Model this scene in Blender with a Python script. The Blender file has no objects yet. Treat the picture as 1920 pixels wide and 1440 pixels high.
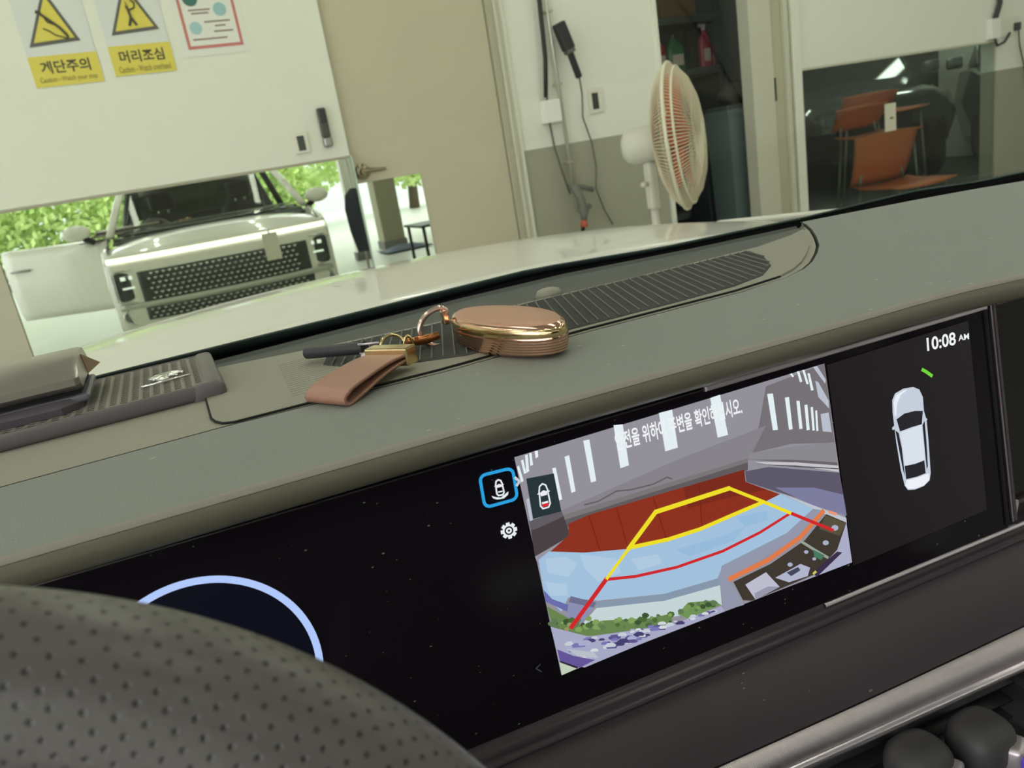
import bpy, bmesh, math, random
from mathutils import Vector, Matrix
random.seed(7)
S = bpy.context.scene
COL = S.collection
# ------------------------------------------------------------------ camera
F = 1440.0; PITCH, ROLL, YAW = map(math.radians, (16.6, 9.6, 22.5))
CAM = Vector((0, 0, 1.12))
fw = Vector((math.sin(YAW)*math.cos(PITCH), math.cos(YAW)*math.cos(PITCH), -math.sin(PITCH)))
r0 = Vector((math.cos(YAW), -math.sin(YAW), 0)); u0 = r0.cross(fw)
cr = r0*math.cos(ROLL) - u0*math.sin(ROLL)
cu = u0*math.cos(ROLL) + r0*math.sin(ROLL)
cd = bpy.data.cameras.new('camera'); co = bpy.data.objects.new('camera', cd); COL.objects.link(co)
M = Matrix((cr, cu, -fw)).transposed().to_4x4(); M.translation = CAM
co.matrix_world = M
cd.sensor_width = 36; cd.lens = F/1920*36; cd.clip_start = 0.01; cd.clip_end = 200
cd.dof.use_dof = True; cd.dof.focus_distance = 0.47; cd.dof.aperture_fstop = 17
S.camera = co
# ------------------------------------------------------------------ world, exposure
EXPO = 0.0
S.view_settings.view_transform = 'Standard'; S.view_settings.look = 'None'
S.view_settings.exposure = EXPO; S.view_settings.gamma = 1.0
S.view_settings.use_curve_mapping = False
W = bpy.data.worlds.new('world'); S.world = W; W.use_nodes = True
bg = W.node_tree.nodes['Background']; bg.inputs[0].default_value = (0.96, 0.96, 1.0, 1); bg.inputs[1].default_value = 3.4
LAMP = 20.0        # radiance of the ceiling tubes

# ------------------------------------------------------------------ helpers
def ray(x, y): return ((x-960)*cr - (y-720)*cu + F*fw).normalized()
def atz(x, y, z): d = ray(x, y); return CAM + d*((z-CAM.z)/d.z)
def aty(x, y, Y): d = ray(x, y); return CAM + d*(Y/d.y)
def lin(c): c = c/255; return c/12.92 if c <= .04045 else ((c+.055)/1.055)**2.4
def rgb(r, g, b): return (lin(r), lin(g), lin(b), 1)
MATS = {}
def mat(name, col, rough=.6, metal=0, spec=.5, bump=0, bscale=200, coat=0, emit=None, estr=1, speck=0, var=0, vscale=3, aniso=0):
    if name in MATS: return MATS[name]
    m = bpy.data.materials.new(name); m.use_nodes = True; nt = m.node_tree; b = nt.nodes['Principled BSDF']
    c = rgb(*col); b.inputs['Base Color'].default_value = c
    b.inputs['Roughness'].default_value = rough; b.inputs['Metallic'].default_value = metal
    b.inputs['Specular IOR Level'].default_value = spec; b.inputs['Coat Weight'].default_value = coat
    b.inputs['Coat Roughness'].default_value = .05
    if emit: b.inputs['Emission Color'].default_value = rgb(*emit); b.inputs['Emission Strength'].default_value = estr
    tc = nt.nodes.new('ShaderNodeTexCoord')
    last = None
    if var:
        n = nt.nodes.new('ShaderNodeTexNoise'); n.inputs['Scale'].default_value = vscale; n.inputs['Detail'].default_value = 4
        nt.links.new(tc.outputs['Object'], n.inputs['Vector'])
        mx = nt.nodes.new('ShaderNodeMix'); mx.data_type = 'RGBA'
        mx.inputs['A'].default_value = tuple(min(1, v*(1+var)) for v in c[:3])+(1,); mx.inputs['B'].default_value = tuple(v*(1-var) for v in c[:3])+(1,)
        nt.links.new(n.outputs['Fac'], mx.inputs['Factor']); last = mx.outputs['Result']
    if speck:
        v = nt.nodes.new('ShaderNodeTexVoronoi'); v.inputs['Scale'].default_value = speck; v.inputs['Randomness'].default_value = 1
        mp = nt.nodes.new('ShaderNodeMapping'); mp.inputs['Scale'].default_value = (.55, 1, 1); mp.inputs['Rotation'].default_value = (0, 0, .5)
        nt.links.new(tc.outputs['Object'], mp.inputs['Vector']); nt.links.new(mp.outputs['Vector'], v.inputs['Vector'])
        wn = nt.nodes.new('ShaderNodeMath'); wn.operation = 'MULTIPLY_ADD'
        sep = nt.nodes.new('ShaderNodeSeparateColor'); nt.links.new(v.outputs['Color'], sep.inputs[0])
        th = nt.nodes.new('ShaderNodeMath'); th.operation = 'POWER'; th.inputs[1].default_value = 5.0; nt.links.new(sep.outputs[0], th.inputs[0])
        wn.inputs[1].default_value = .17; wn.inputs[2].default_value = -.015; nt.links.new(th.outputs[0], wn.inputs[0])
        lt = nt.nodes.new('ShaderNodeMath'); lt.operation = 'LESS_THAN'; nt.links.new(v.outputs['Distance'], lt.inputs[0]); nt.links.new(wn.outputs[0], lt.inputs[1])
        ml = nt.nodes.new('ShaderNodeMath'); ml.operation = 'MULTIPLY'; ml.inputs[1].default_value = .45; nt.links.new(lt.outputs[0], ml.inputs[0])
        m2 = nt.nodes.new('ShaderNodeMix'); m2.data_type = 'RGBA'; m2.inputs['B'].default_value = rgb(200, 200, 195)
        if last: nt.links.new(last, m2.inputs['A'])
        else: m2.inputs['A'].default_value = c
        nt.links.new(ml.outputs[0], m2.inputs['Factor']); last = m2.outputs['Result']
    if last: nt.links.new(last, b.inputs['Base Color'])
    if bump:
        n = nt.nodes.new('ShaderNodeTexNoise'); n.inputs['Scale'].default_value = bscale; n.inputs['Detail'].default_value = 3
        bp = nt.nodes.new('ShaderNodeBump'); bp.inputs['Strength'].default_value = bump; bp.inputs['Distance'].default_value = .001
        nt.links.new(tc.outputs['Object'], n.inputs['Vector']); nt.links.new(n.outputs['Fac'], bp.inputs['Height']); nt.links.new(bp.outputs['Normal'], b.inputs['Normal'])
    MATS[name] = m; return m
def screen(name, col, k=1.0):        # lit pixels behind the display glass
    return mat('screen_'+name, (6, 6, 8), .3, spec=.25, emit=col, estr=k/2**EXPO)

def tag(o, label=None, cat=None, group=None, kind=None):
    if label: o['label'] = label
    if cat: o['category'] = cat
    if group: o['group'] = group
    if kind: o['kind'] = kind
    return o
def empty(name, loc, label=None, cat=None, group=None, kind=None):
    o = bpy.data.objects.new(name, None); COL.objects.link(o); o.location = loc; o.empty_display_size = .05
    return tag(o, label, cat, group, kind)
def link(name, me, m, parent=None, smooth=False):
    for x in (m if isinstance(m, (list, tuple)) else [m]): me.materials.append(x)
    if smooth:
        for p in me.polygons: p.use_smooth = True
    o = bpy.data.objects.new(name, me); COL.objects.link(o)
    if parent:
        o.parent = parent
        off = Vector((0, 0, 0)); q = parent
        while q: off += q.location; q = q.parent
        o.matrix_parent_inverse = Matrix.Identity(4); me.transform(Matrix.Translation(-off))
    return o
class MB:
    """collects shapes in world coordinates, then links them as one mesh"""
    def __init__(s): s.bm = bmesh.new(); s.mi = 0
    def poly(s, pts):
        f = s.bm.faces.new([s.bm.verts.new(p) for p in pts]); f.material_index = s.mi; return f
    def box(s, lo, hi, bev=0, seg=2, mx=None):
        t = bmesh.new(); bmesh.ops.create_cube(t, size=1)
        lo = Vector(lo); hi = Vector(hi); c = (lo+hi)/2; d = hi-lo
        for v in t.verts: v.co = Vector((v.co.x*d.x, v.co.y*d.y, v.co.z*d.z))
        if bev: bmesh.ops.bevel(t, geom=t.edges[:]+t.verts[:], offset=min(bev, min(abs(x) for x in d)*.49), segments=seg, affect='EDGES', profile=.5)
        for v in t.verts:
            v.co = (mx @ v.co if mx else v.co) + c
        s.add(t); return s
    def add(s, t):
        vs = {v: s.bm.verts.new(v.co) for v in t.verts}
        for f in t.faces:
            try: g = s.bm.faces.new([vs[v] for v in f.verts]); g.material_index = s.mi
            except ValueError: pass
        t.free(); return s
    def tube(s, pts, r, n=10, closed=False, cap=True, flat=1.0):
        pts = [Vector(p) for p in pts]; N = len(pts); rings = []
        rs = r if isinstance(r, (list, tuple)) else [r]*N
        up = None
        for i, p in enumerate(pts):
            a = pts[(i-1) % N] if (closed or i) else p; b = pts[(i+1) % N] if (closed or i < N-1) else p
            t = (b-a).normalized()
            if up is None: up = Vector((0, 0, 1)) if abs(t.z) < .9 else Vector((1, 0, 0))
            x = t.cross(up).normalized(); y = x.cross(t).normalized(); up = y
            rings.append([s.bm.verts.new(p + (x*math.cos(k*2*math.pi/n) + y*flat*math.sin(k*2*math.pi/n))*rs[i]) for k in range(n)])
        for i in range(N if closed else N-1):
            A = rings[i]; B = rings[(i+1) % N]
            for k in range(n):
                f = s.bm.faces.new([A[k], A[(k+1) % n], B[(k+1) % n], B[k]]); f.material_index = s.mi
        if cap and not closed:
            for R_ in (rings[0][::-1], rings[-1]):
                f = s.bm.faces.new(R_); f.material_index = s.mi
        return s
    def lathe(s, prof, n=32, mx=None, close=False):
        rings = []
        for (rr, z) in prof:
            rings.append([s.bm.verts.new((mx or Matrix.Identity(4)) @ Vector((rr*math.cos(k*2*math.pi/n), rr*math.sin(k*2*math.pi/n), z))) for k in range(n)])
        for A, B in zip(rings, rings[1:]):
            for k in range(n):
                f = s.bm.faces.new([A[k], A[(k+1) % n], B[(k+1) % n], B[k]]); f.material_index = s.mi
        for R_, rv in ((rings[0], True), (rings[-1], False)):
            try: f = s.bm.faces.new(R_[::-1] if rv else R_); f.material_index = s.mi
            except ValueError: pass
        return s
    def prism(s, pts, vec, bev=0):
        t = bmesh.new(); vec = Vector(vec); A = [t.verts.new(p) for p in pts]; B = [t.verts.new(Vector(p)+vec) for p in pts]
        f1 = t.faces.new(A); f2 = t.faces.new(B[::-1]); n = len(A)
        for i in range(n): t.faces.new([A[(i+1) % n], A[i], B[i], B[(i+1) % n]])
        if bev:
            es = [e for e in t.edges if (e in f1.edges or e in f2.edges)]
            bmesh.ops.bevel(t, geom=es, offset=bev, segments=2, affect='EDGES', profile=.5)
        s.add(t); return s
    def grid(s, rows, closed=False):
        R_ = [[s.bm.verts.new(p) for p in row] for row in rows]
        for A, B in zip(R_, R_[1:]):
            n = len(A)
            for k in range(n if closed else n-1):
                f = s.bm.faces.new([A[k], A[(k+1) % n], B[(k+1) % n], B[k]]); f.material_index = s.mi
        return s
    def build(s, name, m, parent=None, smooth=False, tri=False, sharp=None):
        bmesh.ops.recalc_face_normals(s.bm, faces=s.bm.faces[:])
        if tri: bmesh.ops.triangulate(s.bm, faces=s.bm.faces[:])
        me = bpy.data.meshes.new(name); s.bm.to_mesh(me); s.bm.free()
        o = link(name, me, m, parent, smooth)
        if smooth and sharp: 
            try: me.set_sharp_from_angle(angle=math.radians(sharp))
            except Exception: pass
        return o
def solid(o, th, off=-1):
    md = o.modifiers.new('thickness', 'SOLIDIFY'); md.thickness = th; md.offset = off; return o
def bx(name, lo, hi, m, parent=None, bev=0): return MB().box(lo, hi, bev).build(name, m, parent)
def text_mesh(body, size, extrude=0.0, bold=.022):
    cu_ = bpy.data.curves.new('lettering', 'FONT'); cu_.body = body; cu_.size = size; cu_.extrude = extrude; cu_.align_x = 'CENTER'; cu_.align_y = 'CENTER'; cu_.resolution_u = 3; cu_.offset = size*bold
    o = bpy.data.objects.new('lettering', cu_); COL.objects.link(o)
    dg = bpy.context.evaluated_depsgraph_get(); dg.update()
    me = bpy.data.meshes.new_from_object(o.evaluated_get(dg)); bpy.data.objects.remove(o); bpy.data.curves.remove(cu_)
    me.materials.clear(); return me
def place_text(name, body, size, m, origin, xdir, ydir, parent=None, fit=None):
    me = text_mesh(body, size)
    xs = [v.co.x for v in me.vertices]; ys = [v.co.y for v in me.vertices]
    cx, cy = (max(xs)+min(xs))/2, (max(ys)+min(ys))/2
    sx = sy = 1
    if fit: sx = fit[0]/(max(xs)-min(xs)); sy = fit[1]/(max(ys)-min(ys))
    origin = Vector(origin); xdir = Vector(xdir); ydir = Vector(ydir)
    for v in me.vertices: v.co = origin + xdir*((v.co.x-cx)*sx) + ydir*((v.co.y-cy)*sy)
    me.update(); return link(name, me, m, parent)
def lerp(a, b, t): return a+(b-a)*t
def interp(tab, x):
    if x <= tab[0][0]:
        (x0, y0), (x1, y1) = tab[0], tab[1]
    else:
        (x0, y0), (x1, y1) = tab[-2], tab[-1]
        for p, q in zip(tab, tab[1:]):
            if p[0] <= x <= q[0]: (x0, y0), (x1, y1) = p, q; break
    return y0 + (y1-y0)*(x-x0)/(x1-x0)
def copy_tree(o, parent=None, shift=None):
    c = o.copy(); COL.objects.link(c); c.parent = parent
    if shift is not None: c.location = o.location + Vector(shift)
    for ch in list(o.children): copy_tree(ch, c)
    return c
V3 = Vector
D = 4.30                     # the garage wall ahead of the car
def wl(x, y, off=0): return aty(x, y, D-off)

# ================================================================== GARAGE SHELL
m_white = mat('white_paint', (226, 226, 212), .7, var=.04, vscale=2)
m_grey = mat('grey_wainscot', (168, 166, 150), .7, var=.03)
m_beige = mat('beige_wall', (186, 180, 160), .7, var=.03)
m_cream = mat('cream_door', (192, 184, 160), .55, var=.02)
m_frame = mat('frame_paint', (200, 198, 178), .5)
m_floor = mat('concrete_floor', (205, 208, 198), .35, var=.08, vscale=1.5)
m_ceil = mat('ceiling_panel', (150, 150, 146), .8)
m_black = mat('black_plastic', (28, 28, 30), .5)
m_mirror = mat('mirror_glass', (232, 238, 230), .0, metal=1)
def painted(name, top, bottom, zs):
    m = bpy.data.materials.new(name); m.use_nodes = True; nt = m.node_tree; b = nt.nodes['Principled BSDF']; b.inputs['Roughness'].default_value = .65
    g = nt.nodes.new('ShaderNodeNewGeometry'); sp = nt.nodes.new('ShaderNodeSeparateXYZ'); nt.links.new(g.outputs['Position'], sp.inputs[0])
    gt = nt.nodes.new('ShaderNodeMath'); gt.operation = 'GREATER_THAN'; gt.inputs[1].default_value = zs; nt.links.new(sp.outputs['Z'], gt.inputs[0])
    mx = nt.nodes.new('ShaderNodeMix'); mx.data_type = 'RGBA'; mx.inputs['A'].default_value = rgb(*bottom); mx.inputs['B'].default_value = rgb(*top)
    nt.links.new(gt.outputs[0], mx.inputs['Factor']); nt.links.new(mx.outputs['Result'], b.inputs['Base Color']); return m
m_two = painted('two_tone_wall', (228, 228, 216), (160, 158, 140), 1.113)
tag(bx('floor', (-9, -30, -.1), (12, D+.2, 0), m_floor), kind='structure')
tag(bx('ceiling', (-6, -5.2, 3.3), (13, D+7.2, 3.45), m_ceil), kind='structure')
w = MB()
for lo, hi in (((-6, 0), (1.05, 3.3)), ((1.05, 2.12), (2.02, 3.3)), ((2.02, 0), (3.13, 3.3)), ((3.13, 2.12), (4.3, 3.3)), ((4.3, 1.335), (6.38, 3.3)), ((6.38, 0), (11, 3.3)), ((4.3, 0), (6.38, .12))):
    w.box((lo[0], D, lo[1]), (hi[0], D+.14, hi[1]))
tag(w.build('wall_front', m_two), kind='structure')
tag(bx('wall_left', (-6.15, 2.2, 0), (-6, D, 3.3), m_beige), kind='structure')
tag(bx('wall_right', (11, -5, 0), (11.15, D+4, 3.3), m_white), kind='structure')
tag(bx('wall_back', (5.4, -5.2, 0), (11, -5, 3.3), m_beige), kind='structure')
# beige pier at the left end of the mirror
tag(bx('trim_1', (-1.5, D-.035, 0), (-.667, D, 3.3), m_beige), kind='structure')

# ceiling tubes: real lamps of the garage
m_lamp = mat('lamp_tube', (240, 240, 240), .5, emit=(255, 254, 240), estr=LAMP)
m_lampb = mat('lamp_body', (220, 220, 215), .5)
root = None
for i, x in enumerate((-4.2, -2.4, -.6, 1.2, 3.0, 4.8, 6.6)):
    for j, y in enumerate((-3.3, -.9, 1.5, 3.1)):
        if root is None:
            root = empty('ceiling_lamp', (x, y, 3.3), 'slim white ceiling lamp tube of the garage', 'lamp', 'ceiling lamp tubes')
            bx('housing', (x-.05, y-.62, 3.27), (x+.05, y+.62, 3.3), m_lampb, root, .004); bx('tube', (x-.04, y-.6, 3.245), (x+.04, y+.6, 3.27), m_lamp, root, .01)
            first = (x, y)
        else: copy_tree(root, None, (x-first[0], y-first[1], 0))

# white sliding panel with signs (proud of the wall) and mirror below
pz = 1.238
panel = empty('door_2', (.19, D, 0), kind='structure')
bx('panel', (-.667, D-.05, pz), (1.055, D, 3.0), m_white, panel, .004)
bx('bottom_rail', (-.667, D-.052, pz-.012), (1.055, D-.045, pz), mat('rail_grey', (165, 160, 140), .5), panel)
mirror = empty('wall_mirror', (.2, D, .1), 'wide mirror under the white sign panel reflecting the parked white car', 'mirror')
MIRYAW = math.radians(1.15)
mb = MB(); dxm = .86*math.sin(MIRYAW)
mb.prism([(-.663, D-.03+0, .1), (1.05, D-.03-2*dxm+0, .1), (1.05, D-.03-2*dxm, pz-.012), (-.663, D-.03, pz-.012)], (0, .006, 0))
gl = mb.build('glass', m_mirror, mirror)
bx('backing', (-.663, D-.022, .1), (1.05, D-.002, pz-.014), m_beige, mirror)
bx('edge_strip', (1.051, D-.078, .1), (1.058, D-.001, pz), mat('glass_edge', (190, 205, 190), .2), mirror)

# cream door with lever and a small mirror
door = empty('door_1', (1.06, D, 0), kind='structure')
bx('door_leaf', (1.062, D-.012, .01), (1.985, D+.03, 2.1), m_cream, door, .003)
h = MB(); c = wl(680, 322, .02)
h.lathe([(.0, 0), (.042, 0), (.042, .008), (.036, .014), (.02, .016), (.017, .05), (.0, .05)], 28, Matrix.Translation((c.x, D-.012, c.z)) @ Matrix.Rotation(math.pi/2, 4, 'X'))
m_nickel = mat('satin_nickel', (150, 138, 116), .3, metal=1)
h.tube([(c.x, D-.06, c.z), (c.x+.03, D-.064, c.z+.002), (c.x+.075, D-.062, c.z-.003), (c.x+.12, D-.058, c.z-.002)], [.014, .013, .010, .008], 12)
h.build('lever_handle', m_nickel, door, True, sharp=40)
dm = empty('door_mirror', (1.24, D, .5), 'small rectangular mirror fixed to the lower left of the cream door', 'mirror')
bx('glass', (1.07, D-.019, .42), (1.437, D-.0125, 1.09), m_mirror, dm, .001)
bx('clip', (1.24, D-.021, .56), (1.27, D-.0125, .572), m_frame, dm)
# door frame
fr = empty('trim_2', (2.0, D, 0), kind='structure')
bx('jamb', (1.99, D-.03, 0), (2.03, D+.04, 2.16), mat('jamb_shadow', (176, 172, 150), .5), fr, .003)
bx('jamb', (2.03, D-.045, 0), (2.05, D+.02, 2.16), m_frame, fr, .003)
bx('jamb', (2.05, D-.03, 0), (2.075, D+.02, 2.16), m_frame, fr, .003)
bx('jamb', (2.075, D-.02, 0), (2.1, D+.02, 2.16), m_white, fr, .003)
bx('head', (1.03, D-.04, 2.1), (2.1, D+.02, 2.2), m_frame, fr, .003)
# doorway to the store room
fr = empty('trim_3', (3.9, D, 0), kind='structure')
bx('jamb', (3.115, D-.02, 0), (3.145, D+.14, 2.12), m_white, fr, .003)
bx('sliding_leaf_edge', (3.872, D-.01, 0), (4.06, D+.1, 2.12), m_frame, fr, .004)
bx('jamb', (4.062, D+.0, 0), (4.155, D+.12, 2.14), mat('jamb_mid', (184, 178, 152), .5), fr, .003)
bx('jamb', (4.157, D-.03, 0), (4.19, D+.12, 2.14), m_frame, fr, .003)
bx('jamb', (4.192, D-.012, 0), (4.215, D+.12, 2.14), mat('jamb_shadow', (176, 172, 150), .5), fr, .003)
bx('jamb', (4.217, D-.035, 0), (4.29, D+.02, 2.14), m_white, fr, .003)
bx('strike_plate', (4.058, D-.013, 1.16), (4.072, D+.0, 1.31), m_black, fr)
# store room behind the doorway and the room behind the right window
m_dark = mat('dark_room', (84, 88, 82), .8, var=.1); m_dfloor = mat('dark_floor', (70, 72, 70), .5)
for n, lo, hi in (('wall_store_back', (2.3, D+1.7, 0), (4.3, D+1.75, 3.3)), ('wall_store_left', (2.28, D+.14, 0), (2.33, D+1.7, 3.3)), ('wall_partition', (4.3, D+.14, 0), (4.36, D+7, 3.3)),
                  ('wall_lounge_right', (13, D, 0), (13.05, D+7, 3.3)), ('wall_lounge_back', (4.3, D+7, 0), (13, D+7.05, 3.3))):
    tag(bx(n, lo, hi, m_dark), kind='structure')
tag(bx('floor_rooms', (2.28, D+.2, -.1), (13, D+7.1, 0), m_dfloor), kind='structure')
# right window pane
def glass_mat(name, tint, refl=1.0, rough=0.0, ior=1.5):
    m = bpy.data.materials.new(name); m.use_nodes = True; nt = m.node_tree; nt.nodes.remove(nt.nodes['Principled BSDF']); out = nt.nodes['Material Output']
    t = nt.nodes.new('ShaderNodeBsdfTransparent'); t.inputs[0].default_value = tint
    g = nt.nodes.new('ShaderNodeBsdfGlossy'); g.inputs['Roughness'].default_value = rough
    lw = nt.nodes.new('ShaderNodeLayerWeight'); lw.inputs[0].default_value = .5
    pw = nt.nodes.new('ShaderNodeMath'); pw.operation = 'POWER'; pw.inputs[1].default_value = 5; nt.links.new(lw.outputs['Facing'], pw.inputs[0])
    f0 = ((ior-1)/(ior+1))**2
    k = nt.nodes.new('ShaderNodeMath'); k.operation = 'MULTIPLY_ADD'; k.inputs[1].default_value = (1-f0)*refl; k.inputs[2].default_value = f0*refl; nt.links.new(pw.outputs[0], k.inputs[0])
    mx = nt.nodes.new('ShaderNodeMixShader'); nt.links.new(k.outputs[0], mx.inputs[0]); nt.links.new(t.outputs[0], mx.inputs[1]); nt.links.new(g.outputs[0], mx.inputs[2]); nt.links.new(mx.outputs[0], out.inputs[0])
    return m
wn = empty('window_1', (5.3, D, .1), kind='structure')
bx('pane', (4.29, D+.02, .12), (6.38, D+.028, 1.335), glass_mat('window_glass', (.88, .93, .90, 1), .9), wn)
bx('frame', (4.27, D-.005, .1), (4.295, D+.05, 1.335), m_white, wn)
bx('frame', (4.27, D-.004, 1.33), (6.39, D+.05, 1.345), m_frame, wn)

# ================================================================== THINGS ON THE WALL
m_yel = mat('sign_yellow', (218, 202, 86), .5); m_paper = mat('sign_white', (214, 216, 212), .5); m_ink = mat('sign_grey_ink', (92, 90, 84), .6)
m_inkd = mat('sign_dark_ink', (70, 66, 50), .6)
YP = D-.05                                   # face of the white panel
def sign(label, x0, x1, zb, zt, ty, tri, title, sub, fig):
    o = empty('warning_sign', ((x0+x1)/2, YP, zb), label, 'sign', 'yellow warning signs on the white panel')
    bx('sheet', (x0, YP-.003, zb), (x1, YP, zt), m_paper, o)
    bx('caption_band', (x0, YP-.0045, zb), (x1, YP-.0025, ty), m_yel, o)
    (ax, az), (bx_, bz), (cx, cz) = tri
    MB().prism([(ax, YP-.0055, az), (bx_, YP-.0055, bz), (cx, YP-.0055, cz)], (0, .003, 0)).build('triangle_border', m_ink, o)
    k = .80; gx = (ax+bx_+cx)/3; gz = (az+bz+cz)/3
    MB().prism([(gx+(x-gx)*k, YP-.0065, gz+(z-gz)*k) for x, z in tri], (0, .002, 0)).build('triangle', m_yel, o)
    f = MB()
    for pts, r in fig: f.tube([(gx+x, YP-.008, gz+z) for x, z in pts], r, 6)
    f.build('pictogram', m_inkd, o)
    w_ = x1-x0; hgt = ty-zb
    place_text('lettering', title, .05, m_inkd, ((x0+x1)/2, YP-.0052, zb+hgt*.62), (1, 0, 0), (0, 0, 1), o, (w_*.72, hgt*.42))
    place_text('lettering', sub, .02, mat('sign_sub_ink', (150, 136, 60), .6), ((x0+x1)/2, YP-.0052, zb+hgt*.2), (1, 0, 0), (0, 0, 1), o, (w_*.84, hgt*.22))
sign('yellow stair warning sign with a slipping figure, left of the two', -.295, -.012, 1.735, 2.2, 1.865, [(-.272, 1.905), (-.062, 1.917), (-.153, 2.14)], '계단주의', 'Caution - Watch your step',
     [([(-.03, .05), (-.02, .04), (.0, .02), (.03, -.01), (.05, -.04), (.055, -.055)], .006), ([(-.02, .04), (-.01, .015), (.02, .0)], .004), ([(-.035, -.01), (-.01, -.025), (.005, -.04), (.03, -.05), (.055, -.06)], .003), ([(-.045, .06), (-.03, .055), (-.028, .045)], .007)])
sign('yellow head warning sign with a figure under falling debris', .04, .312, 1.748, 2.2, 1.878, [(.072, 1.924), (.283, 1.936), (.18, 2.15)], '머리조심', 'Caution - Watch overhead',
     [([(-.012, .04), (-.008, .02), (-.005, -.01), (-.02, -.045)], .006), ([(-.005, -.01), (.012, -.045)], .006), ([(-.008, .02), (.02, .03), (.025, .05), (.012, .065)], .004), ([(-.03, .085), (.0, .075), (.02, .085), (-.02, .092)], .005), ([(-.012, .05), (-.01, .05)], .009)])
# framed notice
po = empty('notice_poster', (.5, YP, 1.8), 'white notice sheet with a red border on the white panel', 'poster')
bx('sheet', (.36, YP-.003, 1.80), (.672, YP, 2.2), mat('notice_paper', (224, 224, 216), .4), po)
m_red = mat('notice_red', (196, 116, 112), .5)
b = MB(); x0, x1, z0 = .388, .648, 1.832
for lo, hi in (((x0, z0), (x1, z0+.014)), ((x0, z0+.014), (x0+.013, 2.2)), ((x1-.013, z0+.014), (x1, 2.2))): b.box((lo[0], YP-.0045, lo[1]), (hi[0], YP-.002, hi[1]))
b.build('red_border', m_red, po)
for i, (x, z, r, c_) in enumerate(((.45, 2.055, .034, (58, 110, 100)), (.575, 2.0, .03, (150, 190, 190)), (.445, 1.925, .028, (160, 196, 196)))):
    MB().lathe([(0, 0), (r, 0), (r, .0025), (0, .0025)], 24, Matrix.Translation((x, YP-.003, z)) @ Matrix.Rotation(math.pi/2, 4, 'X')).build('round_print', mat('print_%d' % i, c_, .5), po)
b = MB()
for x, z, w_ in ((.55, 2.09, .13), (.55, 2.07, .15), (.48, 2.0, .1), (.48, 1.985, .08), (.55, 1.945, .12), (.56, 1.925, .05), (.57, 1.9, .09), (.5, 1.87, .16)): b.box((x-w_/2, YP-.004, z), (x+w_/2, YP-.002, z+.007))
b.build('printed_lines', mat('print_grey', (140, 120, 112), .6), po)
bx('tape', (-.66, YP-.002, 1.44), (-.607, YP, 1.49), mat('tape_white', (236, 236, 228), .5), panel)   # white scrap at the panel edge

o = empty('door_lock', (.95, YP, 1.3), 'dark digital door lock with chrome lower end at the white panel edge', 'lock')
bx('body', (.927, YP-.03, 1.345), (.972, YP, 1.495), mat('lock_dark', (70, 62, 58), .35), o, .008)
bx('keypad', (.932, YP-.033, 1.42), (.967, YP-.028, 1.487), mat('lock_black', (34, 32, 34), .15), o, .003)
bx('handle_end', (.927, YP-.034, 1.298), (.972, YP, 1.347), mat('lock_chrome', (150, 145, 148), .25, metal=1), o, .008)
def plate(name, label, x0, x1, z0, z1, y, inner, cat='switch'):
    o = empty(name, ((x0+x1)/2, y, z0), label, cat)
    bx('plate', (x0, y-.012, z0), (x1, y, z1), mat('plate_ivory', (222, 218, 204), .4), o, .004)
    a, b_, c_, d_ = inner; bx('display', (a, y-.015, c_), (b_, y-.011, d_), mat('plate_dark', (62, 66, 62), .25), o, .002)
plate('wall_switch', 'ivory wall switch with a dark centre beside the door lock', .775, .853, 1.286, 1.388, YP, (.795, .833, 1.3, 1.374))
plate('wall_switch', 'small wall switch with a black centre left of the fan', 2.59, 2.69, 1.262, 1.41, D, (2.612, 2.656, 1.285, 1.38))
# conduit, cable, junction box, hanging lamp and tool
m_gal = mat('conduit_steel', (196, 194, 180), .35, metal=.6)
o = empty('conduit_pipe', (2.38, D, 0), 'thin vertical steel conduit pipe on the white wall', 'pipe')
MB().tube([(2.372, D-.03, 3.2), (2.376, D-.03, 1.8), (2.395, D-.03, .70)], .011, 10).build('pipe', m_gal, o, True)
for z in (1.85, 1.45, 1.0): bx('clip', (2.36, D-.045, z), (2.405, D, z+.012), m_gal, o)
o = empty('junction_box', (2.305, D, 1.25), 'white junction box under a thick black cable', 'box')
bx('box', (2.25, D-.06, 1.245), (2.365, D, 1.375), mat('box_white', (232, 232, 224), .4), o, .006)
MB().tube([(2.33, D-.03, 3.2), (2.33, D-.035, 1.9), (2.315, D-.04, 1.6), (2.283, D-.035, 1.375)], .014, 8).build('cable', m_black, o, True)
MB().tube([(2.28, D-.03, 1.39), (2.282, D-.03, 1.37)], .018, 8).build('gland', mat('gland_grey', (180, 176, 160), .5), o, True)
MB().tube([(2.29, D-.03, 1.245), (2.3, D-.03, 1.1), (2.33, D-.03, .95), (2.36, D-.035, .82)], .006, 6).build('lead', mat('lead_grey', (96, 94, 84), .6), o, True)
o = empty('work_lamp', (2.43, D-.04, 1.5), 'black hand-held work lamp hanging on the wall by the pipe', 'lamp')
c0, c1, c2 = V3((2.407, D-.08, 1.78)), V3((2.457, D-.08, 1.63)), V3((2.502, D-.08, 1.47))
dxn = (c1-c0).normalized()
def obox(a, b, wx, wy, name, m, parent, bev=.006):
    ax = (b-a); L = ax.length; z = ax.normalized(); y = V3((0, 1, 0)); x = y.cross(z).normalized(); mx = Matrix((x, y, z)).transposed()
    c = (a+b)/2; return MB().box(c-V3((wx/2, wy/2, L/2)), c+V3((wx/2, wy/2, L/2)), bev, 2, mx.to_4x4()).build(name, m, parent)
obox(c0, c1, .075, .05, 'lamp_head', mat('lamp_black', (38, 40, 40), .5), o, .01)
obox(c1-dxn*.02, c2, .036, .034, 'grip', m_black, o, .01)
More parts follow.
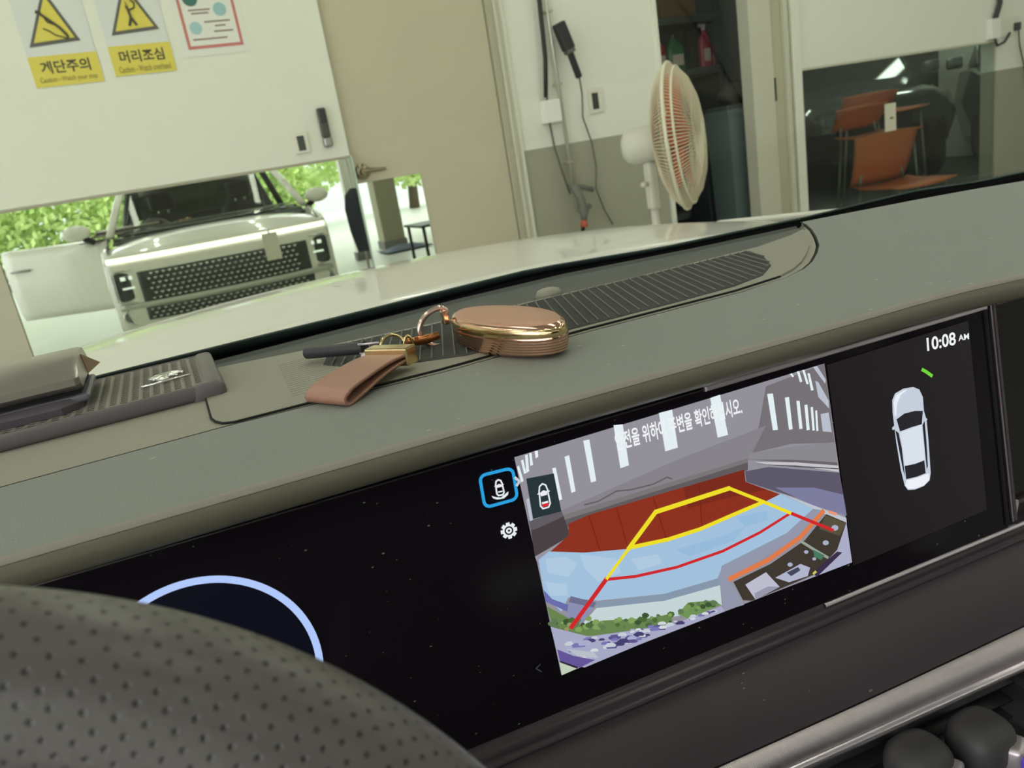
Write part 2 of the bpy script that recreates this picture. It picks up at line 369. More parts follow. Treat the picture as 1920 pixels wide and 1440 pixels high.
obox(c1-dxn*.005, c1+dxn*.02, .06, .045, 'collar', mat('collar_grey', (90, 90, 84), .5), o, .005)
MB().tube([c2, (2.53, D-.04, 1.38), (2.52, D-.03, 1.25), (2.56, D-.03, 1.1), (2.57, D-.03, .95), (2.55, D-.03, .82), (2.59, D-.03, .68), (2.64, D-.03, .58)], .005, 6).build('cord', mat('lead_grey', (96, 94, 84), .6), o, True)
o = empty('air_gun', (2.4, D-.08, .6), 'grey air blow gun with an orange tip at the foot of the pipe', 'tool')
MB().tube([(2.34, D-.075, .86), (2.42, D-.08, .85), (2.50, D-.075, .82)], .016, 8).build('hook', mat('gun_grey', (112, 114, 104), .5), o, True)
MB().tube([(2.37, D-.08, .86), (2.40, D-.09, .78), (2.41, D-.09, .70), (2.40, D-.09, .64)], [.028, .024, .03, .016], 10).build('body', mat('gun_grey', (112, 114, 104), .5), o, True)
MB().tube([(2.41, D-.09, .71), (2.46, D-.09, .73)], .016, 8).build('lever', mat('gun_grey', (112, 114, 104), .5), o, True)
MB().tube([(2.40, D-.09, .65), (2.395, D-.09, .61)], [.02, .026], 10).build('tip', mat('gun_orange', (190, 92, 66), .5), o, True)
MB().tube([(2.39, D-.09, .61), (2.37, D-.08, .54), (2.35, D-.08, .48)], .012, 8).build('nozzle', m_black, o, True)
# outlet group at the far right
o = empty('power_outlet', (6.31, D, 1.33), 'white cable box with a black cable above the right window', 'box')
bx('box', (6.235, D-.05, 1.352), (6.345, D, 1.50), mat('box_white', (232, 232, 224), .4), o, .006)
MB().tube([(6.36, D-.03, 1.9), (6.35, D-.03, 1.6), (6.30, D-.03, 1.5)], .02, 8).build('cable', m_black, o, True)
MB().tube([(6.30, D-.03, 1.352), (6.33, D-.03, 1.3), (6.42, D-.03, 1.32), (6.48, D-.03, 1.38)], .01, 8).build('lead', m_black, o, True)
o = empty('wall_socket', (6.5, D, 1.35), 'ivory wall socket with a black plug and dangling cord', 'socket')
bx('plate', (6.40, D-.01, 1.352), (6.62, D, 1.50), mat('plate_ivory', (222, 218, 204), .4), o, .004)
bx('plug', (6.55, D-.05, 1.39), (6.59, D-.01, 1.45), m_black, o, .006)
MB().tube([(6.57, D-.04, 1.39), (6.6, D-.03, 1.28), (6.68, D-.02, 1.12), (6.74, D-.02, .9)], .006, 6).build('cord', m_black, o, True)

# ================================================================== STANDING FAN
FY = 3.2; fc = aty(1272, 257, FY); R_f = .345
fan = empty('standing_fan', (fc.x-.13, FY, 0), 'large ivory standing fan with orange blades seen edge-on', 'fan')
m_ivory = mat('fan_ivory', (226, 220, 196), .4); m_wire = mat('fan_wire', (214, 204, 176), .4); m_orange = mat('fan_orange', (226, 104, 52), .4)
vd = V3((fc.x, fc.y, 0)).normalized()                # line of sight
side = V3((vd.y, -vd.x, 0))
nrm = (side*math.cos(math.radians(9)) - vd*math.sin(math.radians(9))).normalized()
tilt = Matrix.Rotation(math.radians(-3), 3, vd)
nrm = tilt @ nrm
e1 = V3((0, 0, 1)); e1 = (e1 - nrm*e1.dot(nrm)).normalized(); e2 = nrm.cross(e1)
def fp(rr, a, h): return fc + (e1*math.cos(a) + e2*math.sin(a))*rr + nrm*h
def cage(name, prof, nrad):
    b = MB()
    for k in range(nrad):
        a = 2*math.pi*k/nrad; b.tube([fp(rr, a, hh) for rr, hh in prof], .0030, 4, cap=False)
    for rr, hh in prof[::2]: b.tube([fp(rr, 2*math.pi*k/40, hh) for k in range(40)], .003, 4, closed=True)
    return b.build(name, m_wire, fan)
cage('front_cage', [(.06, .115), (.12, .113), (.2, .10), (.27, .075), (.32, .035), (R_f, 0)], 120)
cage('rear_cage', [(.08, -.10), (.14, -.1), (.22, -.085), (.29, -.055), (.33, -.02), (R_f, 0)], 120)
MB().tube([fp(R_f, 2*math.pi*k/64, 0) for k in range(64)], .009, 8, closed=True).build('rim', m_ivory, fan, True)
MB().tube([fp(R_f*.93, 2*math.pi*k/64, .035) for k in range(64)], .006, 6, closed=True).build('rim', m_ivory, fan, True)
mxf = Matrix((e1, e2, nrm)).transposed().to_4x4(); mxf.translation = fc
MB().lathe([(0, .125), (.05, .122), (.065, .115), (.065, .108), (0, .108)], 28, mxf).build('badge', m_ivory, fan, True, sharp=40)
for k in range(5):
    rows = []
    for i in range(7):
        t = i/6; rr = lerp(.05, R_f*.86, t); wd = lerp(.5, .62, t)*(.5 if t < .05 else 1)
        rows.append([fp(rr, 2*math.pi*k/5 + s*wd, lerp(.03, -.035, (s+.5))) for s in (-.5, -.25, 0, .25, .5)])
    solid(MB().grid(rows).build('blade', m_orange, fan, True), .003)
MB().lathe([(0, .05), (.05, .045), (.055, 0), (.05, -.04), (0, -.045)], 24, mxf).build('hub', m_orange, fan, True)
MB().lathe([(0, -.10), (.075, -.105), (.088, -.13), (.088, -.23), (.075, -.26), (.05, -.275), (0, -.275)], 24, mxf).build('motor_housing', mat('fan_white', (214, 212, 200), .4), fan, True, sharp=50)
pc = fc - nrm*.15
bx('tilt_bracket', (pc.x-.03, pc.y-.03, pc.z-.32), (pc.x+.03, pc.y+.03, pc.z-.085), mat('fan_white', (214, 212, 200), .4), fan, .015)
MB().tube([(pc.x, pc.y, pc.z-.3), (pc.x, pc.y, .04)], .022, 16).build('pole', mat('fan_white', (214, 212, 200), .4), fan, True)
MB().lathe([(0, 0), (.24, 0), (.25, .02), (.2, .04), (.05, .06), (0, .06)], 32, Matrix.Translation((pc.x, pc.y, 0))).build('base', mat('fan_white', (214, 212, 200), .4), fan, True, sharp=40)
MB().tube([(pc.x-.03, pc.y, pc.z-.19), (pc.x-.07, pc.y-.02, pc.z-.19)], .014, 10).build('knob', mat('fan_white', (214, 212, 200), .4), fan, True)

# ================================================================== STORE ROOM
SY = D+.75
m_steel = mat('shelf_green_grey', (70, 78, 76), .6)
sh = empty('storage_shelf', (3.7, SY, 0), 'dark green-grey steel storage shelf seen through the doorway', 'shelf')
x0, x1 = 3.0, 4.28
zs = [aty(1300, 128, SY).z, aty(1300, 28, SY).z, .9, .45]
for z in zs: bx('shelf_board', (x0, SY-.02, z-.05), (x1, SY+.42, z), m_steel, sh, .003)
for x in (x0, x1-.045, (x0+x1)/2-.1):
    for y in (SY+.0, SY+.38): bx('post', (x, y, 0), (x+.045, y+.04, 2.5), m_steel, sh)
def jug(name, label, px, py_b, h, w_, col, cap, zb, group='bottles on the store room shelf', y=None, cat='bottle', nozzle=False):
    y = SY+.1 if y is None else y
    p = aty(px, py_b, y); x = p.x
    o = empty(name, (x, y, zb), label, cat, group)
    mm = mat('bottle_%d_%d_%d' % col, col, .3)
    b = MB()
    prof = [(.48, 0), (.5, .05), (.5, .55), (.42, .7), (.2, .84), (.16, .9)]
    rows = [[(x+w_*rr*math.copysign(abs(math.cos(a))**.6, math.cos(a)), y+w_*.6*rr*math.copysign(abs(math.sin(a))**.6, math.sin(a)), zb+h*t) for a in [2*math.pi*k/20 for k in range(20)]] for rr, t in prof]
    b.grid(rows, True); b.poly(rows[-1]); b.poly(rows[0][::-1]); b.build('body', mm, o, True, sharp=60)
    MB().lathe([(0, 0), (w_*.18, 0), (w_*.17, h*.1), (0, h*.1)], 16, Matrix.Translation((x, y, zb+h*.9))).build('cap', mat('cap_%d_%d_%d' % cap, cap, .4), o, True, sharp=40)
    bx('sticker', (x-w_*.3, y-w_*.312, zb+h*.15), (x+w_*.3, y-w_*.296, zb+h*.45), mat('sticker_pale', (200, 190, 186), .5), o)
    if nozzle: bx('trigger', (x-w_*.45, y-.015, zb+h*.97), (x+w_*.2, y+.015, zb+h*1.06), mat('cap_%d_%d_%d' % cap, cap, .4), o, .004)
jug('jug', 'dark red jug at the left end of the shelf', 1233, 120, .27, .15, (150, 50, 56), (120, 30, 36), zs[0])
jug('jug', 'green and grey jug on the shelf beside the red jug', 1264, 112, .26, .17, (40, 110, 76), (60, 70, 66), zs[0])
jug('bottle', 'pink spray bottle with pale cap on the shelf', 1322, 104, .30, .10, (176, 70, 92), (200, 190, 190), zs[0], nozzle=True)
jug('bottle', 'short dark pink bottle right of the spray bottle', 1345, 104, .2, .12, (150, 44, 74), (110, 30, 50), zs[0])
jug('canister', 'dark grey canister on the shelf near the right jamb', 1374, 98, .24, .2, (84, 78, 78), (60, 56, 56), zs[0])
jug('canister', 'black canister on the top shelf of the store room', 1255, 12, .24, .16, (46, 46, 46), (30, 30, 30), zs[1])
o = empty('cardboard_box', (3.95, SY+.2, zs[1]), 'brown cardboard box on the top shelf of the store room', 'box')
bx('carton', (3.78, SY+.05, zs[1]), (4.1, SY+.38, zs[1]+.3), mat('cardboard', (126, 100, 74), .8), o, .004); bx('flap', (3.78, SY+.2, zs[1]+.3), (4.1, SY+.23, zs[1]+.306), mat('tape_tan', (160, 136, 100), .5), o)
# bins low in the doorway
def bin_(label, px, pyt, pyb, w_, col, y):
    a = aty(px, pyt, y); b_ = aty(px, pyb, y); o = empty('storage_bin', (a.x, y, 0), label, 'bin', 'bins in the store room doorway')
    m_ = mat('bin_%d_%d_%d' % col, col, .45)
    b = MB(); h_ = a.z
    rows = []
    for k, (s, z) in enumerate(((.86, 0), (.9, h_*.5), (1, h_-.03), (1.05, h_-.03), (1.05, h_), (.97, h_), (.85, .03))):
        rows.append([(a.x+sx*w_/2*s, y+sy*w_*.4*s, z) for sx, sy in ((-1, -1), (1, -1), (1, 1), (-1, 1))])
    b.grid(rows, True); b.poly(rows[0][::-1]); b.poly(rows[-1]); b.build('tub', m_, o)
    bx('lid', (a.x-w_*.5, y-w_*.38, h_-.01), (a.x+w_*.5, y+w_*.38, h_+.03), mat('binlid_%d_%d_%d' % col, tuple(int(v*.7) for v in col), .5), o, .01)
bin_('grey-green storage bin just inside the doorway', 1376, 205, 380, .32, (96, 112, 108), D+.30)
bin_('dark blue storage bin behind the fan', 1330, 262, 380, .3, (48, 54, 62), D+.58)
# soft dark bag and green cloth above the bins
o = empty('folded_bag', (3.9, D+.35, 1.0), 'crumpled dark bag with a green tag on top of the bin', 'bag')
ba = aty(1384, 174, D+.34)
b = MB(); t = bmesh.new(); bmesh.ops.create_icosphere(t, subdivisions=3, radius=1)
for v in t.verts: v.co = V3((v.co.x*.15, v.co.y*.1, v.co.z*.085)) * (1+.18*math.sin(9*v.co.x+3*v.co.z)*math.cos(7*v.co.y)) + ba
b.add(t).build('bag', mat('bag_dark', (60, 54, 50), .8), o, True)
bx('tag', (ba.x+.06, ba.y-.12, ba.z-.05), (ba.x+.1, ba.y-.1, ba.z+.02), mat('tag_green', (20, 120, 80), .5), o)

# ================================================================== ROOM BEHIND THE RIGHT WINDOW
m_och = mat('chair_orange', (214, 112, 62), .5); m_leg = mat('chair_steel', (170, 172, 164), .35, metal=.7)
def chair(label, ax, pxs, back, y, seat_drop, rot):
    """orange plastic chair; pxs = pixel box of the backrest shell on the plane y"""
    a = aty(pxs[0], pxs[1], y); b_ = aty(pxs[2], pxs[3], y)
    w_ = b_.x-a.x; zt = a.z; zb = b_.z; cx = (a.x+b_.x)/2
    o = empty('stacking_chair', (cx, y, 0), label, 'chair', 'orange chairs behind the window')
    rows = []
    for i in range(8):
        t = i/7; z = lerp(zt, zb, t); hw = w_/2*lerp(1, .86, t)
        rows.append([(cx+hw*s+rot*.0, y+.03*s*s*1.0+.06*t*t-(.05*(1-t)), z-(.012*s*s if i == 0 else 0)) for s in (-1, -.8, -.4, 0, .4, .8, 1)])
    solid(MB().grid(rows).build('backrest', m_och, o, True), .012)
    sz = max(.3, zb-seat_drop)
    rows = [[(cx+w_/2*.9*s, y-.42+.46*t, sz+.02*abs(s)**2+(.02 if t > .8 else 0)) for s in (-1, -.6, 0, .6, 1)] for t in (0, .2, .4, .6, .8, 1)]
    solid(MB().grid(rows).build('seat', m_och, o, True), .014)
    for sx in (-1, 1):
        for yy in (y-.36, y+.02): MB().tube([(cx+sx*w_*.36, yy, sz), (cx+sx*w_*.44, yy+(.03 if yy > y-.2 else -.03), 0)], .011, 8).build('leg', m_leg, o, True)
        MB().tube([(cx+sx*w_*.36, y+.03, sz), (cx+sx*w_*.3, y+.05, lerp(zb, zt, .5))], .011, 8).build('back_upright', m_leg, o, True)
    return o
chair('orange plastic chair with a deep shell nearest the window glass', 0, (1598, 258, 1716, 326), 1, D+.55, .05, 0)
chair('orange chair with a bright red-orange back behind the nearest chair', 0, (1575, 183, 1682, 204), 1, D+1.75, .02, 0)
chair('orange chair with a dull low back left of the others', 0, (1564, 206, 1662, 230), 1, D+1.2, .1, 0)
pl_ = aty(1668, 220, D+.02)
tag(bx('plate_reflection', (pl_.x-.055, D+.009, pl_.z-.1), (pl_.x+.055, D+.018, pl_.z+.1), mat('card_ivory', (226, 220, 200), .5)), 'reflection of an ivory plate, modelled as a card on the window glass', 'card')  # reflected wall plate, put in as a pale card
bx('small_print', (pl_.x-.01, D+.006, pl_.z-.012), (pl_.x+.025, D+.0095, pl_.z+.0), mat('print_brown', (120, 90, 70), .6), bpy.data.objects['plate_reflection'])
# dark sedans
def sedan(label, cx, cy, heading, paint, roof=1.42, zk=1.3):
    o = empty('sedan', (cx, cy, 0), label, 'car', 'dark cars behind the window')
    Rm = Matrix.Rotation(heading, 4, 'Z'); T = Matrix.Translation((cx, cy, 0)) @ Rm
    def P(x, y, z): return T @ V3((x, y, z*zk))
    secs = [(-2.3, .55, .75, .82), (-2.2, .35, .80, .90), (-1.5, .25, .86, .92), (-.9, .22, .95, .93), (0, .22, .95, .93), (1.2, .22, .95, .92), (2.0, .3, .98, .9), (2.35, .45, .9, .8)]
    rows = []
    for (y, zl, zh, hw) in secs:
        rows.append([P(-hw*.9, y, zl), P(-hw, y, (zl+zh)/2), P(-hw*.93, y, zh-.05), P(-hw*.75, y, zh), P(0, y, zh+.03), P(hw*.75, y, zh), P(hw*.93, y, zh-.05), P(hw, y, (zl+zh)/2), P(hw*.9, y, zl)])
    b = MB().grid(rows); b.poly(rows[0]); b.poly(rows[-1][::-1]); b.build('body', paint, o, True, sharp=50)
    m_gl = mat('car_glass', (36, 46, 44), .05, spec=.8)
    b = MB(); g = [[P(-.72, -.85, .96), P(.72, -.85, .96)], [P(-.58, -.1, roof-.06), P(.58, -.1, roof-.06)]]
    b.grid(g); b.grid([[P(-.78, -.75, .95), P(-.62, -.05, roof-.08)], [P(-.8, 1.3, .95), P(-.62, .9, roof-.08)]]); b.grid([[P(.78, -.75, .95), P(.62, -.05, roof-.08)], [P(.8, 1.3, .95), P(.62, .9, roof-.08)]])
    b.grid([[P(-.72, 1.6, .98), P(.72, 1.6, .98)], [P(-.58, 1.0, roof-.08), P(.58, 1.0, roof-.08)]]); b.build('windows', m_gl, o)
    rows = [[P(-.62, y, z-.03), P(-.4, y, z+.01), P(.4, y, z+.01), P(.62, y, z-.03)] for y, z in ((-.14, roof-.05), (.3, roof), (.9, roof-.01), (1.05, roof-.07))]
    solid(MB().grid(rows).build('roof', paint, o, True), .03)
    for s in (-1, 1):
        MB().tube([P(s*.76, -.8, .94), P(s*.6, -.1, roof-.05)], .03, 8).build('pillar', paint, o, True)
        b = MB(); b.box((-.12, -.03, -.05), (.12, .03, .05), .02)
        for v in b.bm.verts: v.co = P(s*.64+v.co.x, -2.26+abs(s*.64+v.co.x)*.12+v.co.y, .68+v.co.z)
        b.build('headlight', mat('headlight_white', (230, 236, 230), .1, spec=.8), o)
        b = MB(); b.box((-.1, -.05, -.06), (.1, .05, .06), .03)
        for v in b.bm.verts: v.co = P(s*1.02+v.co.x, -.7+v.co.y, 1.0+v.co.z)
        b.build('side_mirror', paint, o, True)
        for yy in (-1.45, 1.4):
            MB().lathe([(0, -.1), (.28, -.1), (.32, -.06), (.32, .06), (.28, .1), (0, .1)], 24, T @ Matrix.Translation((s*.82, yy, .32)) @ Matrix.Rotation(math.pi/2, 4, 'Y')).build('wheel', mat('tyre', (30, 30, 30), .7), o, True, sharp=40)
    b = MB(); b.box((-.42, -.02, -.1), (.42, .02, .1), .03)
    for v in b.bm.verts: v.co = P(v.co.x, -2.29+v.co.y, .6+v.co.z)
    b.build('grille', mat('car_grille', (30, 32, 34), .4), o)
    return o
m_dcar = mat('car_black_paint', (66, 76, 76), .18, coat=1); m_scar = mat('car_dark_silver', (124, 132, 128), .2, metal=.5, coat=1)
p = aty(1590, 200, D+2.1)
p = aty(1585, 200, D+3.0); sedan('black car with a bright lamp behind the orange chairs', p.x+1.3, D+4.3, math.radians(-38), m_dcar, 1.5)
p = aty(1820, 150, D+1.7)
p = aty(1800, 150, D+2.6); sedan('dark silver car at the far right behind the window', p.x+2.3, D+3.3, math.radians(-42), m_scar, 1.5)
for n_, (x, y), lab in (('store', (3.2, D+1.0), 'dim fill lamp added in the store room'), ('lounge', (5.6, D+1.4), 'added fill lamp behind the window, nearest the doorway'), ('lounge', (7.6, D+1.4), 'added fill lamp behind the window, above the chairs'), ('lounge', (7.6, D+4.4), 'added fill lamp far behind the window, left one'), ('lounge', (10.0, D+3.4), 'added fill lamp far behind the window, right one')):
    o = empty('fill_lamp', (x, y, 3.2), lab, 'lamp'); e_ = 7.0 if n_ == 'store' else 20.0  # unseen lamps added to brighten the two back rooms
    bx('tube', (x-.5, y-.08, 3.17), (x+.5, y+.08, 3.2), mat('lamp_'+n_, (230, 230, 225), .5, emit=(245, 255, 240), estr=e_), o, .01); bx('housing', (x-.52, y-.1, 3.2), (x+.52, y+.1, 3.3), m_lampb, o)

# ================================================================== OUTDOORS, SEEN ONLY IN THE MIRRORS
m_out = mat('pale_pavement', (226, 226, 216), .8, var=.06, vscale=.6)
tag(bx('pavement', (-30, -40, -.12), (30, -5.2, -.005), m_out), kind='structure')
m_leaf = mat('tree_leaf', (196, 218, 140), .6, var=.35, vscale=2.5)
def tree(x, y, h, r, label, n=2600):
    o = empty('tree', (x, y, 0), label, 'tree', 'trees outside the garage')
    MB().tube([(x, y, 0), (x+.1, y, h*.35), (x, y+.1, h*.7)], [.16, .12, .05], 10).build('trunk', mat('bark', (90, 78, 60), .9), o, True)
    b = MB(); rnd = random.Random(int(x*10))
    for k in range(n):
        a, e, q = rnd.uniform(0, 6.28), rnd.uniform(-1, 1), rnd.uniform(.55, 1)**.5
        c = V3((math.cos(a)*math.sqrt(1-e*e)*r*q, math.sin(a)*math.sqrt(1-e*e)*r*q, e*h*.42*q)) + V3((x, y, h*.6))
        d1 = V3((rnd.uniform(-1, 1), rnd.uniform(-1, 1), rnd.uniform(-1, 1))).normalized()*rnd.uniform(.09, .16); d2 = d1.orthogonal().normalized()*rnd.uniform(.05, .10)
        b.poly([c-d1, c+d2, c+d1, c-d2])
    tag(b.build('foliage', m_leaf, o), kind='stuff')
for i, (x, y, h, r, lab) in enumerate(((-4.3, -15, 4.6, 1.5, 'bushy green tree far left outside the garage'), (-1.1, -15, 4.2, 1.5, 'bushy green tree behind the open car door'), (3.1, -14, 4.0, 2.1, 'bushy green tree behind the car'), (7.2, -14, 3.4, 1.9, 'bushy green tree right of the car outside'), (11.6, -15, 4.2, 2.3, 'bushy green tree far right outside the garage'))): tree(x, y, h, r, lab)
hd = empty('hedge', (-2, -11, 0), 'long bright green hedge outside behind the car', 'hedge')
b = MB(); rnd = random.Random(11)
for k in range(7000):
    c = V3((rnd.uniform(-8, 3.0), -11+rnd.uniform(-.6, .6), rnd.uniform(.1, 1.0)**.7*(2.0+.35*math.sin(k*.37))))
    d1_ = V3((rnd.uniform(-1, 1), rnd.uniform(-1, 1), rnd.uniform(-1, 1))).normalized()*rnd.uniform(.08, .15); d2_ = d1_.orthogonal().normalized()*rnd.uniform(.05, .09)
    b.poly([c-d1_, c+d2_, c+d1_, c-d2_])
tag(b.build('foliage', m_leaf, hd), kind='stuff'); bx('planter', (-8, -11.5, 0), (3, -10.5, .12), mat('column_foot', (110, 110, 104), .7), hd)
hb = empty('warehouse', (3, -24, 0), 'pale warehouse across the yard outside', 'building')
bx('wall', (-14, -26, 0), (16, -24, 5), mat('warehouse_wall', (214, 222, 218), .7), hb); bx('roof', (-14.3, -26.3, 5), (16.3, -23.7, 5.5), mat('warehouse_roof', (140, 150, 165), .6), hb)
# concrete columns of the garage mouth and things standing by them
for i, (x, y, lab) in enumerate(((3.35, -3.4, 'square beige column reflected in the small door mirror'), (2.35, -2.6, 'slim white column right of the car'), (6.2, -4.6, 'square beige column at the garage mouth'))):
    hw = .09 if i == 1 else .17
    o = empty('column', (x, y, 0), lab, 'column'); bx('shaft', (x-hw, y-hw, 0), (x+hw, y+hw, 3.3), m_white if i == 1 else mat('column_beige', (150, 146, 120), .7), o, .01)
    bx('plinth', (x-hw-.02, y-hw-.02, 0), (x+hw+.02, y+hw+.02, .12), mat('column_foot', (110, 110, 104), .7), o, .01)
o = empty('fire_extinguisher', (2.16, -.7, 0), 'red fire extinguisher standing right of the car', 'extinguisher')
MB().lathe([(0, 0), (.075, 0), (.08, .02), (.08, .36), (.06, .42), (.02, .45), (0, .45)], 24, Matrix.Translation((2.16, -.7, .0))).build('cylinder', mat('ext_red', (190, 40, 48), .3), o, True, sharp=50)
MB().tube([(2.16, -.7, .44), (2.16, -.7, .52), (2.22, -.7, .54)], .015, 8).build('valve', m_black, o, True); MB().tube([(2.2, -.7, .5), (2.27, -.7, .42), (2.25, -.7, .2)], .012, 8).build('hose', m_black, o, True)
o = empty('apron_stand', (2.0, -.5, 0), 'dark blue coat hung on a stand right of the car', 'coat')
MB().tube([(1.98, -.55, 0), (1.98, -.55, 1.5)], .014, 8).build('pole', m_gal, o, True)
rows = [[(1.98+w_*math.cos(a)*(1+.12*math.sin(5*a)), -.55+w_*.6*math.sin(a)*(1+.12*math.sin(5*a)), z) for a in [2*math.pi*k/20 for k in range(20)]] for z, w_ in ((1.02, .03), (.95, .1), (.8, .13), (.55, .12), (.3, .08))]
b = MB().grid(rows, True); b.poly(rows[-1]); b.poly(rows[0]); b.build('coat', mat('coat_navy', (52, 58, 72), .8), o, True)
o = empty('folding_table', (2.9, .5, 0), 'thin black metal table reflected in the small door mirror', 'table')
bx('top', (2.5, .2, .52), (3.3, .8, .545), mat('table_dark', (40, 46, 42), .4), o, .004)
for x in (2.54, 3.26):
    for y in (.24, .76): bx('leg', (x-.014, y-.014, 0), (x+.014, y+.014, .52), mat('table_dark', (40, 46, 42), .4), o)
o = empty('orange_crate', (2.85, .95, 0), 'orange plastic crate on the floor by the table', 'crate')
b = MB()
for lo, hi in (((2.65, .85, 0), (3.1, .87, .26)), ((2.65, 1.15, 0), (3.1, 1.17, .26)), ((2.65, .85, 0), (2.67, 1.17, .26)), ((3.08, .85, 0), (3.1, 1.17, .26)), ((2.65, .85, 0), (3.1, 1.17, .02))): b.box(lo, hi)
b.build('tub', m_och, o); bx('rim', (2.64, .84, .25), (3.11, .86, .28), m_och, o)
o = empty('floor_cloth', (3.2, -2.6, 0), 'crumpled blue-grey tarpaulin at the foot of the column', 'cloth')
rows = [[(2.95+.1*i, -2.9+.08*j, .03+.1*abs(math.sin(i*1.7+j)*math.cos(j*1.3))*math.sin(math.pi*i/7)*math.sin(math.pi*j/7)) for i in range(8)] for j in range(8)]
solid(MB().grid(rows).build('tarpaulin', mat('tarp', (84, 96, 110), .7), o, True), .01)

# ================================================================== THE CAR BODY
XC = .37
m_car = mat('car_white_paint', (236, 235, 224), .38, coat=.7, spec=.4)
m_trim = mat('car_black_trim', (26, 28, 28), .5); m_chrome = mat('chrome', (210, 210, 206), .12, metal=1)
car = empty('car', (XC, 0, 0), 'white sedan the picture is taken from, its bonnet ahead of the windscreen', 'car')
def hz(xr, y):
    base = interp([(.95, .953), (1.1, .957), (1.3, .958), (1.45, .953), (1.6, .936), (1.75, .905), (1.86, .862), (1.90, .838)], y)
    return base - .055*abs(xr/.86)**2.2 - .02*abs(xr/.86)**6
def fy(xr): return 1.90 - .16*abs(xr/.88)**2.5
xs = [-.88+i*.055 for i in range(33)]
rows = []
for t in [i/14 for i in range(15)]:
    row = []
    for xr in xs:
        yb = .985 - .10*(xr/.88)**2; yf = fy(xr); y = lerp(yb, yf, t); yy = lerp(.95, 1.90, t)
        row.append((XC+xr*.97, y, hz(xr, yy)))
    rows.append(row)
solid(MB().grid(rows).build('hood', m_car, car, True), .012)
def fascia(name, zlist, xlim, off, m, smooth=True, n=33, th=.01):
    rows = []
    for z, dy in zlist: rows.append([(XC+lerp(-xlim, xlim, i/(n-1)), fy(lerp(-xlim, xlim, i/(n-1)))+dy+off, z) for i in range(n)])
    return solid(MB().grid(rows).build(name, m, car, smooth), th, 1)
fascia('nose_panel', [(.852, -.03), (.838, .0), (.826, .006), (.822, .004)], .86, 0, m_car)
fascia('bumper', [(.798, .01), (.76, .03), (.70, .04), (.45, .04), (.40, .038), (.30, .03), (.22, -.02), (.18, -.1)], .87, -.012, m_car)
lb = fascia('light_bar', [(.824, .004), (.818, .016), (.803, .018), (.797, .01)], .85, .0, mat('light_bar_lit', (240, 240, 232), .3, emit=(255, 252, 236), estr=1.5))
fascia('upper_grille', [(.70, .03), (.69, .036), (.475, .038), (.465, .032)], .655, -.002, mat('grille_dark', (58, 64, 60), .35))
fascia('lower_grille', [(.415, .03), (.41, .034), (.335, .03), (.33, .024)], .66, .0, mat('grille_dark', (58, 64, 60), .35))
fascia('chrome_strip', [(.462, .034), (.456, .046), (.44, .046), (.434, .034)], .84, .0, mat('bumper_strip', (196, 198, 186), .3, metal=.3))
b = MB()
for zr, (z0, z1, lim) in enumerate(((.49, .68, .58), (.345, .405, .62))):
    nz = 6 if zr == 0 else 3
    for j in range(nz):
        z = lerp(z0, z1, j/(nz-1))
        for i in range(25):
            xr = -lim + 2*lim*(i+.5*(j % 2))/25
            y = fy(xr)+.048; x = XC+xr
            b.poly([(x-.017, y, z+.006), (x, y+.006, z+.002), (x, y, z-.011)]); b.poly([(x, y+.006, z+.002), (x+.017, y, z+.006), (x, y, z-.011)]); b.poly([(x-.017, y, z+.006), (x+.017, y, z+.006), (x, y+.006, z+.002)])
tag(b.build('grille_studs', mat('stud_chrome', (220, 224, 218), .2, metal=.8), car), kind='stuff')
